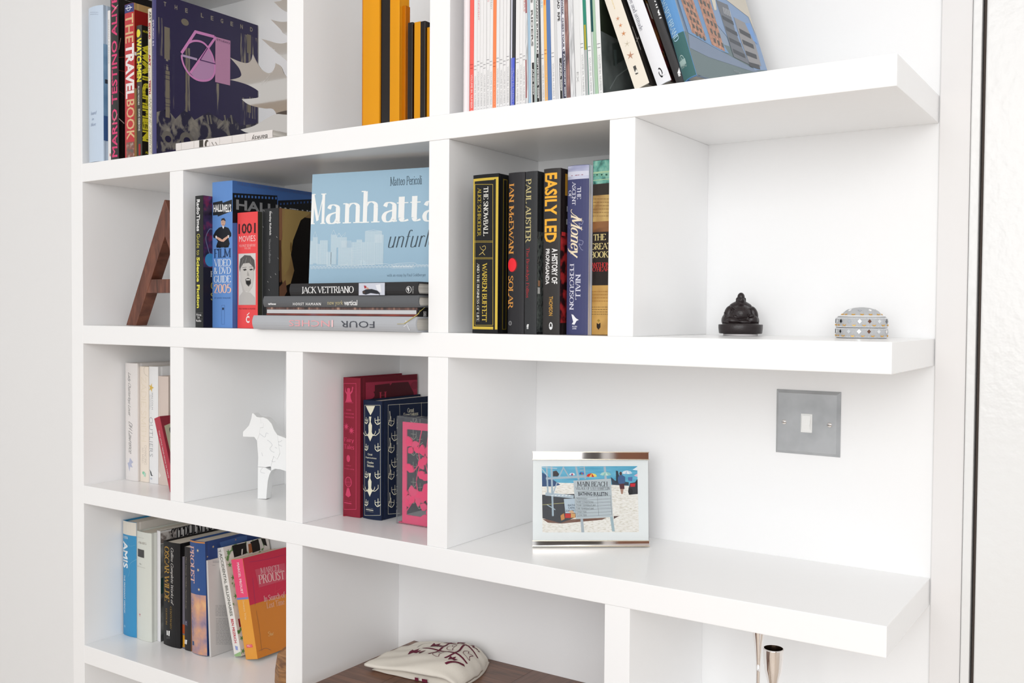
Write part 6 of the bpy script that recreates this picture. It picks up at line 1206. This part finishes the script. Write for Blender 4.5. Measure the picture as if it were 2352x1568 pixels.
for j in range(12):
    for i in range(24):
        a_ = j*25+i; Fc += [(a_+25, a_+26, a_+1, a_), (m_+a_, m_+a_+1, m_+a_+26, m_+a_+25)]
for i in range(24): Fc += [(i, i+1, m_+i+1, m_+i), (300+i, m_+300+i, m_+301+i, 301+i)]
for j in range(12): Fc += [(j*25, m_+j*25, m_+j*25+25, j*25+25), (j*25+24, j*25+49, m_+j*25+49, m_+j*25+24)]
mesh('lower_layer', V, Fc, mat('#dfd8cc', .85), t, smooth=True)
PV = []; PF = []
def bline(pts, w_, smooth=True):
    q = catmull(pts, 6) if smooth and len(pts) > 2 else [pts[0], ((pts[0][0]+pts[1][0])/2, (pts[0][1]+pts[1][1])/2), pts[1]]
    for i in range(len(q)-1):
        a_, b_ = Vector(q[i]), Vector(q[i+1]); d_ = b_-a_
        if d_.length < 1e-6: continue
        n_ = Vector((-d_.y, d_.x)).normalized()*w_/2; k = len(PV)
        for c_ in (a_+n_, b_+n_, b_-n_, a_-n_): PV.append(bag(c_.x, c_.y, .0006))
        PF.append((k, k+1, k+2, k+3)[::-1])
def bpoly(pts):
    k = len(PV); c_ = (sum(a_ for a_, b_ in pts)/len(pts), sum(b_ for a_, b_ in pts)/len(pts)); PV.append(bag(*c_, .0007))
    for q in pts: PV.append(bag(*q, .0007))
    for i in range(len(pts)): PF.append((k, k+1+(i+1) % len(pts), k+1+i)[::-1])
bline([(.36, .84), (.55, .80), (.72, .74), (.93, .66)], .024); bline([(.33, .52), (.52, .50), (.70, .44), (.92, .36)], .024)
bline([(.52, .98), (.50, .75), (.54, .50), (.52, .32)], .024); bline([(.80, .94), (.74, .72), (.76, .45), (.72, .28)], .024); bline([(.92, .30), (.84, .22), (.80, .15)], .03)
def fox(x, y, s_): bpoly([(x-.06*s_, y+.02*s_), (x-.07*s_, y+.09*s_), (x-.03*s_, y+.04*s_), (x+.01*s_, y+.10*s_), (x+.02*s_, y+.03*s_), (x+.06*s_, y+.05*s_), (x+.05*s_, y-.03*s_), (x, y-.01*s_), (x-.03*s_, y-.06*s_)])
fox(.40, .66, 1.0); fox(.30, .40, 1.0); fox(.63, .86, .9); fox(.86, .80, .9); fox(.80, .28, .7); bpoly([(.45, .66), (.50, .72), (.49, .60)]); bpoly([(.36, .40), (.41, .46), (.40, .34)])
for cx_, cy_ in ((.63, .60), (.86, .52), (.43, .90), (.60, .36)):
    bline([(cx_-.05, cy_+.03), (cx_-.02, cy_+.08), (cx_, cy_+.02), (cx_+.04, cy_+.06), (cx_+.03, cy_-.02), (cx_+.05, cy_-.08), (cx_-.01, cy_-.06), (cx_-.04, cy_-.03), (cx_-.05, cy_+.03)], .006)
mesh('printed_grid', PV, PF, PURP, t)
PV = []; PF = []
for i in range(14): bline([(.20+i*.0005, .62+i*.018), (.206, .632+i*.018)], .008, False)
mesh('small_lettering', PV, PF, mat('#5a4a4c', .8), t)
for u0, u1 in ((.53, .57), (.61, .67)):
    a_ = bag(.05+.93*u0, .03); b_ = bag(.05+.93*u1, .03)
    mesh('maroon_stripe', [(a_.x+.004, a_.y-.0022, .0015), (b_.x+.004, b_.y-.0022, .0015), (b_.x+.004, b_.y-.0026, .0066), (a_.x+.004, a_.y-.0026, .0066)], [(0, 1, 2, 3)], PURP, t)
# ---- chrome candle holders
def holder(name, label, x, y, ztop, s_=1.0, cup=1.0):
    t = empty(name, (x, y, D_+.0003)); tag(t, label, 'candle holder'); h = ztop-D_
    MB().lathe([(.030, 0), (.030, .002), (.020, .005), (.006, .010), (.0034, .020), (.0026, .05), (.0026, h-.075), (.0030, h-.060)], 36).build('stem', CHR, t, True)
    MB().lathe([(.0028, h-.066), (.0040, h-.052), (.0075*cup, h-.038), (.0108*cup, h-.024), (.0120*cup, h-.010), (.0122*cup, h-.001), (.0122*cup, h), (.0112*cup, h+.0003)], 44, cap=False).build('cup', CHR, t, True)
    MB().lathe([(.0112*cup, h+.0003), (.0104*cup, h-.004), (.0098*cup, h-.012), (.0085*cup, h-.020), (.0005, h-.023)], 44, cap=False).build('cup_lining', mat('#3a2c20', .25, metal=.8), t, True)
    return t
c0 = onY(1776.5, 1489, .075); holder('candle_holder', 'short chrome candle holder with its dark open cup in view below the long shelf', c0.x, .075, c0.z)
c1 = onY(1742, 1500, .105); holder('candle_holder', 'taller slim chrome candle holder behind the short one, its cup cut off by the shelf', c1.x, .105, onY(1742, 1405, .105).z, 1, .75)
# ---- unseen door panels, added to give the chrome bars something to mirror
BW = noisemat([(0.3, '#7a4a30'), (0.7, '#9c6646')], (8, 8, 1), 3, .5)
d2 = empty('added_door', (3.9, -3.9, 0)); d2['kind'] = 'structure'
MB().box((0, 1.02, 0), (.04, 1.75, 2.1)).build('door_leaf', BW, d2); MB().box((-.02, .93, 0), (.06, 1.0, 2.15)).build('casing', WALL, d2); MB().box((0, .30, 0), (.04, .92, 2.1)).build('door_leaf', mat('#57514c', .5), d2); MB().box((0, 1.76, 0), (.04, 1.9, 2.1)).build('casing', mat('#3c4668', .6), d2)
